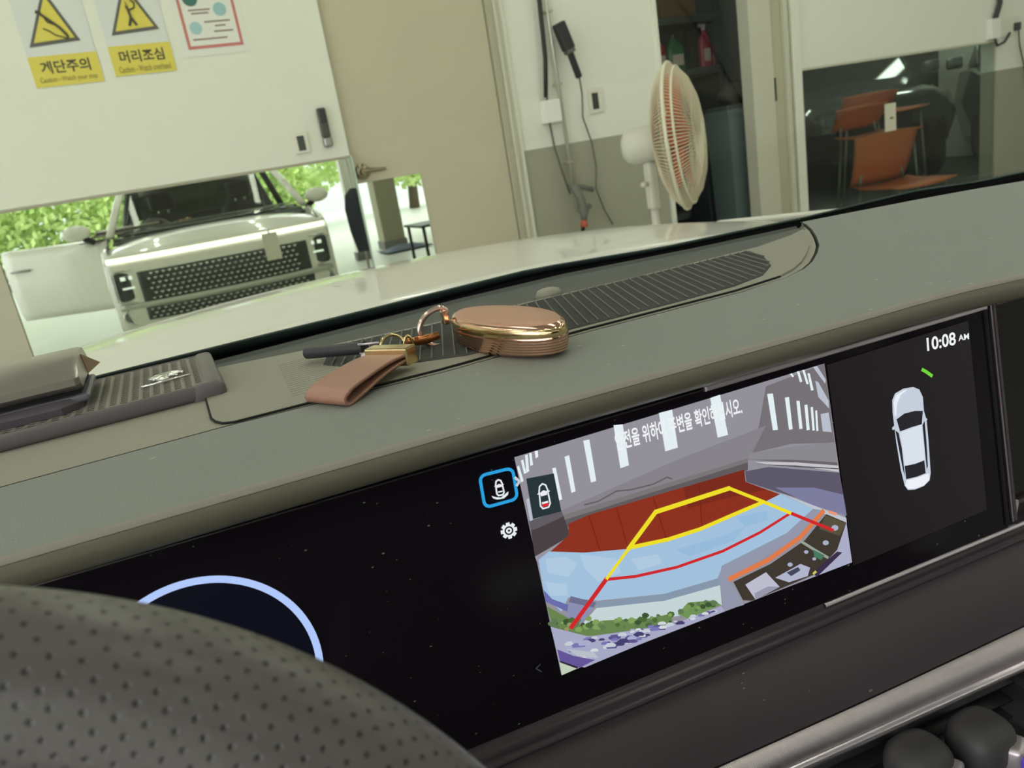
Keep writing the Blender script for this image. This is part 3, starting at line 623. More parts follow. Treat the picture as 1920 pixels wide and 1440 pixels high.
for s in (-1, 1):
    hl = MB(); xx = XC+s*.735; y = fy(.735)+.015
    hl.box((xx-.10, y-.05, .49), (xx+.10, y+.03, .72), .03, 3); hl = hl.build('headlight', mat('headlight_lens', (52, 60, 58), .08, spec=.8), car, True, sharp=60)
    b = MB(); 
    for k in (-1, 1): b.box((xx+k*.03-.018, y+.03, .655), (xx+k*.03+.018, y+.036, .685), .004)
    b.build('led', mat('led_white', (235, 240, 235), .2, emit=(240, 250, 240), estr=.8), hl); bx('led', (xx-.05, y+.03, .585), (xx+.05, y+.036, .60), mat('led_white', (1, 1, 1)), hl)
    MB().tube([(xx-.105, y+.028, .5), (xx-.105, y+.028, .71), (xx-.08, y+.03, .728), (xx+.08, y+.03, .728), (xx+.105, y+.028, .71), (xx+.105, y+.028, .5), (xx+.08, y+.03, .483), (xx-.08, y+.03, .483)], .006, 6, closed=True).build('bezel', m_chrome, hl, True)
    MB().tube([(XC+s*.76+.075*math.cos(a), fy(.76)+.02, .365+.06*math.sin(a)) for a in [2*math.pi*k/28 for k in range(28)]], .008, 6, closed=True).build('vent_ring', m_chrome, car, True)
    MB().lathe([(0, 0), (.07, 0), (.065, .01), (0, .012)], 24, Matrix.Translation((XC+s*.76, fy(.76)+.01, .365)) @ Matrix.Rotation(-math.pi/2, 4, 'X')).build('vent_disc', mat('vent_grey', (130, 136, 140), .3), car, True, sharp=40)
    # fender, sill and pillar on each side
    rows = []
    for y, zt, hw in ((1.74, .82, .87), (1.5, .885, .905), (1.2, .905, .925), (.9, .925, .935), (.72, .955, .94)):
        rows.append([(XC+s*(hw-.05), y, zt), (XC+s*(hw-.01), y, zt-.02), (XC+s*hw, y, zt-.1), (XC+s*(hw+.01), y, .6), (XC+s*hw, y, .3), (XC+s*(hw-.06), y, .2)])
    solid(MB().grid(rows).build('fender', m_car, car, True), .01)
    MB().lathe([(0, -.11), (.3, -.11), (.34, -.07), (.34, .07), (.3, .11), (0, .11)], 28, Matrix.Translation((XC+s*.80, 1.15, .34)) @ Matrix.Rotation(math.pi/2, 4, 'Y')).build('wheel', mat('tyre', (30, 30, 30), .7), car, True, sharp=40)
    MB().tube([(XC+s*.86, .72, .97), (XC+s*.76, .38, 1.22), (XC+s*.67, .06, 1.41), (XC+s*.62, -.3, 1.47)], .036, 10, flat=.7).build('pillar', m_car, car, True)
    MB().tube([(XC+s*.9, -.75, .5), (XC+s*.8, -.62, 1.0), (XC+s*.64, -.5, 1.45)], .05, 10, flat=.7).build('pillar', m_trim, car, True)
    bx('sill', (XC+s*.9-.06, -1.7, .2), (XC+s*.9+.06, .72, .38), m_car, car, .03)
tagp = empty('paper_tag', (XC+.37, 1.93, .6), 'white paper tag hanging on the front of the reflected car', 'tag')
bx('sheet', (XC+.315, fy(.37)+.05, .60), (XC+.435, fy(.37)+.056, .815), mat('tag_paper', (226, 224, 208), .6), tagp); bx('string', (XC+.37, fy(.37)+.03, .80), (XC+.38, fy(.37)+.056, .85), m_paper, tagp)
# roof and closed right door
def roofp(sx, y, dz=0): return (XC+sx*.64, y, interp([(-1.8, 1.40), (-1.5, 1.47), (-.9, 1.50), (-.3, 1.475), (-.02, 1.435)], y) - .05*sx*sx + dz)
SX = (-1, -.8, -.6, -.3, 0, .3, .6, .8, 1); SYR = (-.02, -.15, -.26, -.5, -.7, -.92, -1.2, -1.5, -1.8)
def roofgrid(name, dz, m_, th, hole):
    b = MB()
    for ya, yb_ in zip(SYR, SYR[1:]):
        for xa_, xb_ in zip(SX, SX[1:]):
            inside_ = (-.92-.001 <= min(ya, yb_) and max(ya, yb_) <= -.26+.001 and abs(xa_+xb_)/2 < .6)
            if inside_ == hole: b.poly([roofp(xa_, ya, dz), roofp(xb_, ya, dz), roofp(xb_, yb_, dz), roofp(xa_, yb_, dz)])
    bmesh.ops.remove_doubles(b.bm, verts=b.bm.verts[:], dist=1e-5)
    return solid(b.build(name, m_, car, True), th)
roofgrid('roof', 0, m_car, .025, False)
roofgrid('headliner', -.035, mat('headliner', (150, 146, 138), .9), .01, False)
roofgrid('added_sunroof', 0, glass_mat('added_sunroof_glass', (.9, .92, .92, 1), .8), .005, True)  # unseen roof glass added to let light down onto wheel and lower dash
b = MB(); b.box((XC+.86, -.72, .3), (XC+.93, .66, .93), .02); b.build('right_door', m_car, car)
m_cab = mat('cabin_dark', (46, 44, 46), .8)
bx('rear_dark_pane', (XC-.72, -1.80, 1.05), (XC+.72, -1.785, 1.40), glass_mat('cabin_darkening_glass', (.14, .15, .16, 1), .6), car)  # unseen pane, tinted dark so the cabin stays dark behind the windscreen
bx('rear_seat', (XC-.70, -1.78, .35), (XC+.70, -1.64, 1.05), m_cab, car, .04)
for s_ in (-1, 1): MB().tube([(XC+s_*.82, -2.1, .95), (XC+s_*.66, -1.78, 1.36)], .06, 10, flat=.7).build('rear_pillar', m_trim, car, True)
bx('cabin_floor', (XC-.86, -1.75, .22), (XC+.86, .9, .26), m_cab, car)
def seat(cx, label):
    o = empty('car_seat', (cx-XC, -.5, .26)); o.parent = car
    rows = []
    for t, hw, y, z in ((0, .22, -.55, .50), (.3, .25, -.60, .70), (.6, .25, -.66, .90), (.85, .22, -.71, 1.04), (1, .15, -.73, 1.09)):
        rows.append([(cx+hw*sx, y+dy, z) for sx, dy in ((-1, .02), (-.8, .07), (-.4, .04), (0, .03), (.4, .04), (.8, .07), (1, .02), (.8, -.06), (0, -.08), (-.8, -.06))])
    b = MB(); b.grid(rows, True); b.poly(rows[0][::-1]); b.poly(rows[-1]); b.build('backrest', m_cab, o, True)
    MB().box((cx-.25, -.62, .34), (cx+.25, -.08, .50), .05, 3).build('cushion', m_cab, o, True)
    MB().box((cx-.13, -.80, 1.13), (cx+.13, -.70, 1.30), .04, 3).build('headrest', m_cab, o, True)
    for k in (-.05, .05): MB().tube([(cx+k, -.735, 1.07), (cx+k, -.745, 1.15)], .006, 8).build('headrest_post', m_chrome, o, True)
    bx('rail', (cx-.2, -.6, .26), (cx+.2, -.1, .345), m_trim, o)
seat(XC-.40, ''); seat(XC+.40, '')
# open driver's door, hinged at the left pillar
dr = MB(); ang = math.radians(58); hx, hy = XC-.90, .70
dirv = V3((-math.sin(ang), -math.cos(ang), 0)); nv = V3((-math.cos(ang), math.sin(ang), 0))
rows = []
for t in [i/10 for i in range(11)]:
    L = 1.10*t; c = V3((hx, hy, 0)) + dirv*L
    rows.append([tuple(c + nv*bulge + V3((0, 0, z))) for z, bulge in ((.34, -.03), (.42, .0), (.6, .012), (.78, .016), (.9, .01), (.955+.03*t, -.005), (.965+.03*t, -.05))])
dro = solid(MB().grid(rows).build('driver_door', m_car, car, True), .03)
hc = V3((hx, hy, 0)) + dirv*.93 + nv*.03
MB().tube([hc+dirv*-.1+V3((0, 0, .80)), hc+dirv*.1+V3((0, 0, .80))], .011, 8).build('handle', mat('handle_grey', (150, 150, 140), .3), dro, True)
def wing(c, dx, parent):
    t = bmesh.new(); bmesh.ops.create_icosphere(t, subdivisions=3, radius=1)
    for v in t.verts:
        q = v.co; v.co = V3((q.x*.115, q.y*.06*(1 if q.y > 0 else .5), q.z*.07)) + c
    o = MB().add(t).build('side_mirror', m_car, parent, True)
    MB().tube([c+V3((-dx*.05, 0, -.05)), c+V3((-dx*.12, -.02, -.10))], [.03, .025], 8).build('arm', m_trim, o, True)
wing(V3((hx, hy, 1.05)) + dirv*.16 + nv*.14, -1, car); wing(V3((XC+1.03, .55, 1.03)), 1, car)
# windscreen
RK = 1.5
def yb(x): return .785 - .12*(x-XC)**2
def ws(x, z): return V3((x, yb(x) - (z-.965)*RK, z))
rows = [[ws(XC+lerp(-.80, .80, i/24)*lerp(1, .8, k/12), lerp(.965, 1.43, k/12)) for i in range(25)] for k in range(13)]
wsg = solid(MB().grid(rows).build('windscreen', glass_mat('windscreen_glass', (.965, .985, .96, 1), .55), car, True), .004)
def on_glass(px, py):
    d = ray(px, py); lo, hi = .2, 2.0
    for _ in range(40):
        m_ = (lo+hi)/2; p = CAM + d*m_
        if p.y < yb(p.x) - (p.z-.965)*RK - .006: lo = m_
        else: hi = m_
    return CAM + d*lo
TOPL = [on_glass(*p) for p in ((190, 695), (410, 641), (650, 583), (1000, 497), (1240, 458), (1508, 402), (1719, 351), (1920, 323))]
MIDL = [on_glass(*p) for p in ((190, 721), (410, 663), (650, 603), (1000, 509), (1240, 465), (1508, 406), (1719, 355), (1920, 326))]
topz = [(p.x, p.z) for p in TOPL]; midz = [(p.x, p.z) for p in MIDL]
bxs = [XC+lerp(-.80, .80, i/40) for i in range(41)]
def zt_(x): return min(1.05, interp(topz, max(-.2, min(x, 1.0))))
def zm_(x): return min(zt_(x)-.0006, interp(midz, max(-.2, min(x, 1.0))))
inn = V3((0, -.005, -.003))
solid(MB().grid([[ws(x, lerp(zm_(x), zt_(x), k/2)) + inn for x in bxs] for k in range(3)]).build('windscreen_band', mat('frit_band', (58, 74, 68), .6, speck=110), wsg, True), .002)
solid(MB().grid([[ws(x, lerp(.960, zm_(x), k/2)) + inn for x in bxs] for k in range(3)]).build('windscreen_seal', mat('seal_black', (16, 17, 16), .8), wsg, True), .002)
# cowl between windscreen and bonnet
rows = [[(XC+lerp(-.84, .84, i/24), yy-.12*(lerp(-.84, .84, i/24))**2, z) for i in range(25)] for yy, z in ((.80, .950), (.84, .935), (.92, .915), (1.0, .912), (1.02, .90))]
solid(MB().grid(rows).build('cowl', mat('cowl_dark', (44, 56, 52), .5, speck=120), car, True), .01)
# ================================================================== DASHBOARD
DZ = 1.0
m_pad = mat('dash_pad', (140, 145, 138), .62, spec=.35, bump=.5, bscale=900, speck=150, var=.05, vscale=6)
m_plate = mat('dash_plate', (158, 155, 141), .6, spec=.35, bump=.4, bscale=1200, speck=130, var=.06, vscale=8)
m_mat = mat('dash_vent_panel', (154, 152, 138), .6, spec=.35, bump=.4, bscale=1200, speck=130)
m_strip = mat('dash_dark_strip', (88, 92, 87), .6, spec=.3)
m_gap = mat('dash_gap', (20, 21, 20), .8)
dash = empty('dashboard', (XC, .45, .75), 'grey dashboard with soft pad, vent grille and silver lower trim', 'dashboard')
EDGE = [(-.7, .346), (-.0874, .3355), (.0149, .3297), (.1416, .3218), (.298, .3082), (.3876, .3025), (.428, .298), (.4508, .292), (.60, .268), (.90, .215), (1.12, .17)]
SEAM = [(-.7, .452), (-.103, .446), (.008, .4445), (.137, .432), (.24, .433), (.363, .426), (.41, .431)]
END = [(.41, .431), (.438, .443), (.462, .458), (.492, .482), (.519, .506), (.55, .539), (.584, .578), (.606, .606), (.622, .630)]
BQ = [tuple(atz(*p, DZ-.001))[:2] for p in ((1508, 418), (1600, 399), (1719, 376), (1820, 357), (1920, 341))]
BASE = [(1.15, BQ[-1][1]-.07)] + BQ[::-1][:-1] + [(.622, .630)]
pts = [(x, y, DZ) for x, y in EDGE[::-1]][::-1]
poly = [(x, y) for x, y in EDGE] + [(x, y) for x, y in BASE] + [(x, y) for x, y in END[::-1][1:]] + [(x, y) for x, y in SEAM[::-1][1:]]
MB().prism([(x, y, DZ) for x, y in poly], (0, 0, -.011), .0016).build('top_pad', m_pad, dash, tri=True)
BASEL = [(.624, .634)] + [tuple(atz(*p, DZ-.005))[:2] for p in ((1240, 480), (1000, 526), (650, 616), (410, 677), (190, 734))] + [(-.7, .69)]
LIP = [(.619, .624), (.588, .592), (.55, .572), (.495, .558), (.36, .562), (.248, .571), (.16, .583), (.089, .597), (.03, .612), (-.003, .622)]
rp = [(x, y+.0025) for x, y in SEAM] + [(x-.003, y+.001) for x, y in END[1:8]] + [(x, y) for x, y in LIP[1:]] + [(-.004, .655), (-.7, .69)]
MB().prism([(x, y, DZ-.0006) for x, y in rp], (0, 0, -.018), .0008).build('rear_panel', m_plate, dash, tri=True)
# recessed strip in front of the windscreen
rows = [[(x, y, DZ-.001) for x, y in LIP], [(x, y+.006, DZ-.006) for x, y in LIP], [(x, interp(sorted(BASEL), x)-.003, DZ-.007) for x, y in LIP], [(x, interp(sorted(BASEL), x), DZ-.004) for x, y in LIP], [(x, interp(sorted(BASEL), x)+.006, DZ-.02) for x, y in LIP]]
MB().grid(rows).build('defroster_strip', m_strip, dash)
rows = [[(lerp(-.75, 1.2, i/20), min(.79, yb(lerp(-.75, 1.2, i/20))+.004), .958) for i in range(21)], [(lerp(-.75, 1.2, i/20), .50 if i > 14 else .60, .958) for i in range(21)]]
solid(MB().grid(rows).build('windscreen_gap', m_gap, dash), .006)
# vent panel (mat) with rounded corners
CORN = [(.0035, .53), (.003, .47), (.0045, .461), (.008, .453), (.014, .449)]
mp_ = [(x, y) for x, y in CORN] + [(x, y+.0085) for x, y in SEAM[3:]] + [(x-.007, y+.005) for x, y in END[1:7]] + [(x, y-.001) for x, y in LIP[1:-1]] + [(.004, .617)]
MB().prism([(x, y, DZ+.0008) for x, y in mp_], (0, 0, -.006), .0006).build('vent_panel', m_mat, dash, tri=True)
MB().tube([(x-.0006, y-.0004, DZ+.0002) for x, y in CORN] + [(x, y+.0080, DZ+.0002) for x, y in SEAM[3:]], .0007, 6).build('panel_gap_shade', m_gap, dash)  # dark tube drawn for the shade in the panel groove
MB().tube([(x, y+.0012, DZ-.0004) for x, y in SEAM + END[1:]], .0005, 6).build('seam_shade', m_gap, dash)  # shade in the pad seam, laid in as a dark tube
# dark ribbed defroster grille
GR = [(.082, .530), (.094, .505), (.125, .472), (.16, .453), (.24, .447), (.32, .443), (.37, .443), (.405, .452), (.435, .475), (.46, .51), (.478, .548), (.44, .552), (.36, .556), (.25, .563), (.16, .575), (.10, .585)]
MB().prism([(x, y, DZ+.0012) for x, y in GR], (0, 0, -.001)).build('grille_bed', mat('grille_bed', (70, 73, 72), .7), dash, tri=True)
def inside(x, y, P):
    c = False; n = len(P)
    for i in range(n):
        (x0, y0), (x1, y1) = P[i], P[(i+1) % n]
        if (y0 > y) != (y1 > y) and x < (x1-x0)*(y-y0)/(y1-y0)+x0: c = not c
    return c
b = MB(); sl = .052/.146; k = -.02
while k < .46:
    seg = [q for q in [i*.002 for i in range(90)] if inside(k+sl*q, .43+q, GR)]
    if seg:
        q0, q1 = seg[0], seg[-1]; a = V3((k+sl*q0, .43+q0, DZ+.0018)); c = V3((k+sl*q1, .43+q1, DZ+.0018)); b.tube([a, c], .0007, 5)
    k += .0082
for j in range(60):
    y = .443+j*.0025
    seg = [x for x in [i*.004 for i in range(130)] if inside(x, y, GR)]
    if len(seg) > 1: b.box((seg[0], y, DZ+.0011), (seg[-1], y+.0006, DZ+.0016))
tag(b.build('grille_ribs', mat('grille_rib', (100, 102, 96), .6), dash), kind='stuff')
b = MB()
for j in range(18):
    y = .468+j*.0058; b.box((.050+.0004*j, y, DZ+.0004), (.098-.0002*j, y+.0030, DZ+.00100))
tag(b.build('fading_ribs', m_mat, dash), kind='stuff')
MB().lathe([(0, .0075), (.006, .007), (.010, .0055), (.013, 0), (0, 0)], 24, Matrix.Translation((atz(1040, 545, DZ).x, atz(1040, 545, DZ).y+.012, DZ-.006))).build('light_sensor', m_plate, dash, True)
# front roll of the pad and thin leather piping
def loft(name, rows, m, parent, smooth=True, th=0):
    o = MB().grid(rows).build(name, m, parent, smooth)
    return solid(o, th) if th else o
ex = [-.7+i*.02 for i in range(92)]
def ey(x): return interp(EDGE, x)
loft('pad_piping', [[(x, ey(x)+.0062, DZ+.0002) for x in ex], [(x, ey(x)+.005, DZ+.0012) for x in ex], [(x, ey(x)+.001, DZ+.0010) for x in ex], [(x, ey(x)-.0008, DZ-.0006) for x in ex]], mat('piping_tan', (146, 140, 130), .55, spec=.4), dash)
prof = [(-.0012, -.0008), (-.0028, -.003), (-.0030, -.006), (-.0016, -.010), (.0012, -.0128), (.0035, -.0138), (.012, -.0145)]
loft('pad_roll', [[(x, ey(x)+dy, DZ+dz) for x in ex] for dy, dz in prof], mat('roll_olive', (112, 108, 92), .38, spec=.5, bump=.15, bscale=900), dash)
# ------------------------------------------------------------------ speaker cover
sp = empty('speaker_cover', (-.2, .58, DZ), 'raised perforated speaker cover with a chrome badge on the dashboard', 'speaker')
sx0, sx1, sy0, sy1, sz = -.62, .0165, .523, .643, DZ+.0095
b = MB(); b.box((sx0, sy0, DZ-.001), (sx1, sy0+.009, sz), .004, 3); b.box((sx0, sy1-.006, DZ-.001), (sx1, sy1, sz-.0005), .003, 2); b.box((sx1-.013, sy0+.002, DZ-.001), (sx1, sy1, sz+.0006), .004, 3); b.box((sx1-.022, sy0-.0004, DZ-.004), (sx1+.0004, sy0+.012, sz+.0004), .005, 4)
b.build('frame', mat('speaker_frame', (104, 98, 100), .4, spec=.5), sp, True, sharp=50)
bx('bed', (sx0, sy0+.004, DZ), (sx1-.006, sy1-.003, DZ+.003), m_gap, sp)
b = MB(); pxc, pyc = .0066, .0046; ncol = 42; x_r = sx1-.0115
for c_ in range(ncol):
    xr = x_r - c_*pxc; off = (c_ % 2)*pyc/2
    for r_ in range(24):
        y0 = sy0+.007+r_*pyc-off; y1 = y0+pyc
        if y1 > sy1-.003: continue
        O = [(xr-pxc, y0), (xr, y0), (xr, y1), (xr-pxc, y1)]
        I = [(xr-pxc*.86, y0+pyc*.26), (xr-pxc*.24, y0+pyc*.12), (xr-pxc*.14, y0+pyc*.74), (xr-pxc*.76, y0+pyc*.88)]
        zt = sz-.0008
        for a_ in range(4):
            n_ = (a_+1) % 4; b.poly([(*O[a_], zt), (*O[n_], zt), (*I[n_], zt-.0004), (*I[a_], zt-.0004)])
b.box((sx0, sy0+.006, sz-.002), (x_r-ncol*pxc, sy1-.004, sz-.0008))
tag(b.build('perforated_mesh', mat('speaker_mesh', (138, 134, 124), .45, spec=.4), sp), kind='stuff')
bd = atz(315, 712, sz); be = [atz(265, 728, sz), atz(358, 703, sz)]
m_badge = mat('badge_chrome', (240, 238, 232), .15, metal=.7, emit=None)
MB().tube([be[0]+V3((0, 0, .0006)), be[1]+V3((0, 0, .0006))], .0009, 6).build('badge_bar', m_badge, sp, True)
bc = atz(313, 709, sz)+V3((0, .004, .0008))
b = MB()
for ph, rr, ln in ((0, .0013, .011), (.5, .0011, .008), (-.5, .0011, .007)):
    b.tube([bc+V3((ln*math.cos(a), (ph*.010)+.0045*math.sin(a)*math.cos(ph), 0)) for a in [2*math.pi*k/18 for k in range(15)]], rr, 6)
b.build('badge_script', m_badge, sp, True)
# ------------------------------------------------------------------ metallic box standing on the speaker cover
ac = empty('dash_box', (-.2, .58, sz), 'bronze-grey metallic box lying on the speaker cover at the left edge', 'box')
xa = -.0655
prof = [(.552, 1.0205), (.546, 1.0245), (.5455, 1.029), (.552, 1.0345), (.562, 1.0385), (.575, 1.041), (.59, 1.0415), (.615, 1.039), (.628, 1.030), (.63, 1.021)]
L1 = [(-.6, y, z) for y, z in prof]; L2 = [(xa-.003, y, z) for y, z in prof]; L3 = [(xa, .588+(y-.588)*.93, 1.030+(z-1.030)*.9) for y, z in prof]
b = MB(); b.grid([L1, L2, L3], True); b.poly(L3); b.poly(L1[::-1]); b.build('body', mat('box_bronze', (168, 162, 154), .3, metal=.6), ac, True, sharp=35)
b = MB(); b.prism([(xa+.0005, .59, 1.037), (xa+.008, .616, 1.0245), (xa+.0005, .60, 1.0215)], (-.004, 0, 0)); b.build('side_reflection', mat('box_reflection', (196, 170, 140), .35), ac)  # side facet with the tan reflection of the interior put into its colour
bx('shadow_gap', (-.6, .556, 1.016), (xa-.002, .62, 1.0206), m_gap, ac)
bx('mid_rail', (-.6, .55, 1.0125), (xa+.002, .62, 1.0172), mat('box_rail', (112, 112, 120), .35), ac, .0015)
b = MB(); prf = [(.548, 1.0085), (.546, 1.0135), (.551, 1.0165), (.56, 1.0165), (.60, 1.0165), (.60, 1.0085)]
L1 = [(-.6, y-.006, z) for y, z in prf]; L2 = [(xa-.014, y-.006, z) for y, z in prf]; L3 = [(xa-.004, y+.004, z-.0005) for y, z in prf]
b.grid([L1, L2, L3], True); b.poly(L3); b.poly(L1[::-1]); b.build('foot', mat('box_foot', (104, 96, 104), .5), ac, True, sharp=40)

# ================================================================== DISPLAY
n0 = V3((-.0775, -.9970, 0)).normalized(); Hd = V3((.9970, -.0775, 0)).normalized(); tl = math.radians(7.5)
Vd = V3((0, 0, -1))*math.cos(tl) + n0*math.sin(tl); Nd = Hd.cross(-Vd); Nd = Nd if Nd.dot(n0) > 0 else -Nd
P0 = atz(1000, 818, .983)
def dp(u, v, off=0): return P0 + Hd*u - Vd*v + Nd*off          # v up is positive
def dpx(x, y, off=0):
    d = ray(x, y); t = ((P0-CAM).dot(Nd))/d.dot(Nd); return CAM + d*t + Nd*off
disp = empty('display_unit', P0, 'long black dashboard display showing the rear camera picture and clock', 'display')
U0, U1, VB = -.46, .3075, -.148
m_glass = mat('display_glass', (28, 23, 30), .12, spec=.14, speck=330)
MB().prism([dp(U0, 0), dp(U1, 0), dp(U1, VB), dp(U0, VB)], -Nd*.012).build('glass', m_glass, disp)
def rib(name, a, b_, w_, h_, m, parent):   # slim strip on the display plane
    ax = (b_-a).normalized(); o = MB(); s_ = ax.cross(Nd).normalized()*w_/2
    o.prism([a-s_, a+s_, b_+s_, b_-s_], Nd*h_, min(w_, h_)*.3); return o.build(name, m, parent)
m_silver = mat('trim_silver', (226, 216, 222), .34, metal=.7); m_sdark = mat('trim_dark_silver', (110, 100, 106), .25, metal=.8)
rib('top_strip', dp(U0, -.0012, .0), dp(.10, -.0012, .0), .0010, .0022, m_sdark, disp)
rib('top_strip', dp(.10, -.0008, .0), dp(U1-.002, -.0008, .0), .0030, .0035, m_silver, disp)
rib('end_strip', dp(U1+.0025, .006, -.004), dp(U1+.0025, VB+.004, -.004), .004, .008, m_sdark, disp)
rib('end_strip', dp(U1-.0012, .001, -.004), dp(U1-.0012, VB+.002, -.004), .0018, .006, m_gap, disp)
# passenger trim panel, curving on to the right
tp = empty('passenger_trim', dp(U1+.02, -.05), 'glossy black passenger trim panel with a silver upper edge', 'trim')
def cv(u, v, off=0):
    s_ = u-U1-.006; return dp(u, v, off) + Nd*(s_*s_*.35)
us = [U1+.006+i*.03 for i in range(20)]
loft('panel', [[cv(u, 0) for u in us], [cv(u, -.13) for u in us]], mat('piano_black', (8, 6, 9), .1, spec=.4), tp, True)
loft('upper_strip', [[cv(u, .0062, .002) for u in us], [cv(u, .0062, .005) for u in us], [cv(u, .0022, .005) for u in us], [cv(u, .0022, .0) for u in us]], m_silver, tp, False)
loft('upper_strip', [[cv(u, .0018, .001) for u in us], [cv(u, .0018, .003) for u in us], [cv(u, -.0015, .003) for u in us], [cv(u, -.0015, .0) for u in us]], m_sdark, tp, False)
loft('lower_strip', [[cv(u, -.130, .0) for u in us], [cv(u, -.130, .004) for u in us], [cv(u, -.1325, .004) for u in us], [cv(u, -.148, .0) for u in us]], m_sdark, tp, False)

# ---- what the screen shows: flat print on the display, built layer over layer
LAY = [0]
class Art:
    def __init__(s): s.b = {}
    def add(s, col, pts, k=1.0):
        LAY[0] += 1; s.b.setdefault((col, k), MB()).poly([dpx(x, y, .00025+LAY[0]*2.5e-6) for x, y in pts])
    def line(s, col, pts, w_):
        LAY[0] += 1
        P = [dpx(x, y, .00025+LAY[0]*2.5e-6) for x, y in pts]
        for i, (a, c) in enumerate(zip(P, P[1:])):
            t = (c-a).normalized(); sd = t.cross(Nd).normalized()*w_/2; e = t*w_*.2
            s.b.setdefault((col, 1.0), MB()).poly([a-sd-e, a+sd-e, c+sd+e, c-sd+e])
    def done(s, name):
        big = MB(); ms = []
        for i, ((col, k), mb_) in enumerate(s.b.items()):
            ms.append(screen('%d_%d_%d_%g' % (*col, k), col, k)); 
            for f in mb_.bm.faces: f.material_index = i
            vs = {v: big.bm.verts.new(v.co) for v in mb_.bm.verts}
            for f in mb_.bm.faces:
                g = big.bm.faces.new([vs[v] for v in f.verts]); g.material_index = i
            mb_.bm.free()
        bmesh.ops.triangulate(big.bm, faces=big.bm.faces[:], ngon_method='EAR_CLIP')
        me = bpy.data.meshes.new(name); big.bm.to_mesh(me); big.bm.free()
        for p in me.polygons:
            if p.normal.dot(Nd) < 0: p.flip()
        return link(name, me, ms, disp)
def z3(*p): return [(880+x/2.3224, 660+y/2.3224) for x, y in p]
def z4(*p): return [(1500+x/3, 540+y/3) for x, y in p]
A = Art()
A.add((146, 143, 153), z3((195, 458), (1545, 50), (1665, 915), (400, 1405)))
A.add((116, 112, 116), z3((1290, 150), (1545, 50), (1590, 395), (1400, 400), (1230, 440), (1260, 320)))
A.add((134, 130, 138), z3((900, 470), (1290, 320), (1230, 440), (1210, 480), (400, 730), (400, 690)))
A.add((96, 90, 92), z3((398, 722), (1212, 470), (1212, 515), (425, 765)))
A.add((122, 118, 120), z3((398, 712), (1212, 462), (1212, 480), (400, 735)))
A.line((98, 94, 98), z3((500, 665), (560, 650), (640, 605), (700, 600), (800, 575), (860, 545), (880, 552)), .0008)
A.add((72, 64, 66), z3((262, 745), (300, 760), (410, 715), (440, 800), (285, 890)))
A.add((96, 92, 98), z3((258, 735), (400, 690), (410, 715), (290, 770), (266, 775)))
A.add((150, 148, 160), z3((285, 890), (405, 822), (410, 832), (292, 910)))
A.add((140, 48, 30), z3((430, 748), (520, 708), (1195, 512), (1202, 565), (1352, 620), (1270, 660), (1000, 772), (860, 826), (690, 857), (500, 873), (352, 868), (432, 798)))
A.add((122, 42, 28), z3((930, 590), (1195, 512), (1202, 565), (1290, 600), (1100, 640), (950, 680)))
for q in (((640, 678), (690, 855)), ((800, 632), (860, 826)), ((1000, 575), (1012, 768)), ((520, 712), (570, 870))): A.line((112, 36, 24), z3(*q), .0005)
A.add((160, 192, 220), z3((300, 905), (345, 868), (500, 873), (690, 857), (860, 826), (1000, 772), (1270, 660), (1355, 617), (1510, 690), (1380, 790), (1100, 935), (1080, 985), (850, 1052), (560, 1082), (430, 1068), (400, 1130), (325, 1060)))
for q in (((330, 900), (420, 890), (470, 920), (430, 980), (340, 960)), ((480, 880), (640, 900), (660, 960), (560, 1000), (500, 940)), ((330, 1000), (420, 1010), (430, 1060), (350, 1060)), ((700, 900), (820, 880), (840, 920), (740, 950))): A.add((174, 200, 224), z3(*q))
for q in (((900, 860), (1100, 800), (1200, 760), (1150, 820), (960, 890)), ((1160, 720), (1290, 690), (1300, 730), (1200, 760))): A.add((150, 186, 218), z3(*q))
A.add((92, 88, 106), z3((1198, 520), (1300, 500), (1610, 525), (1642, 700), (1350, 612), (1205, 565)))
A.add((124, 124, 158), z3((1330, 590), (1500, 590), (1625, 620), (1642, 712), (1490, 665)))
A.add((138, 136, 142), z3((1215, 440), (1420, 410), (1590, 392), (1600, 482), (1400, 470), (1215, 470)))
A.add((104, 100, 104), z3((1215, 468), (1400, 468), (1600, 480), (1603, 494), (1400, 480)))
A.add((196, 194, 200), z3((1240, 478), (1420, 480), (1605, 494), (1608, 522), (1420, 492), (1300, 490)))
A.add((72, 68, 74), z3((1240, 487), (1420, 495), (1606, 506), (1606, 510), (1420, 500)))
A.add((188, 194, 204), z3((1345, 610), (1500, 668), (1640, 722), (1642, 745), (1510, 690)))
A.add((196, 212, 214), z3((480, 1195), (565, 1100), (850, 1078), (1090, 1012), (1098, 1100), (900, 1150), (560, 1190)))
A.add((134, 150, 170), z3((548, 1088), (850, 1052), (1085, 985), (1092, 1014), (850, 1082), (555, 1114)))
A.add((104, 108, 170), z3((322, 1035), (360, 1075), (430, 1100), (425, 1130), (330, 1085)))
A.add((138, 142, 178), z3((440, 1062), (552, 1090), (490, 1180), (420, 1150)))
A.add((106, 110, 140), z3((440, 1062), (552, 1090), (540, 1112), (432, 1088)))
A.add((146, 150, 170), z3((1085, 985), (1098, 930), (1380, 788), (1495, 682), (1545, 690), (1440, 800), (1130, 985), (1195, 1100), (1108, 1125)))
A.add((62, 56, 48), z3((1148, 1000), (1310, 922), (1460, 818), (1552, 705), (1640, 742), (1600, 860), (1500, 968), (1230, 1082), (1190, 1080)))
A.add((88, 80, 62), z3((1550, 710), (1640, 745), (1610, 800), (1520, 770)))
A.line((222, 122, 74), z3((1130, 988), (1300, 905), (1440, 805), (1540, 692)), .0030)
A.add((232, 150, 120), z3((1560, 688), (1600, 700), (1595, 712), (1562, 702)))
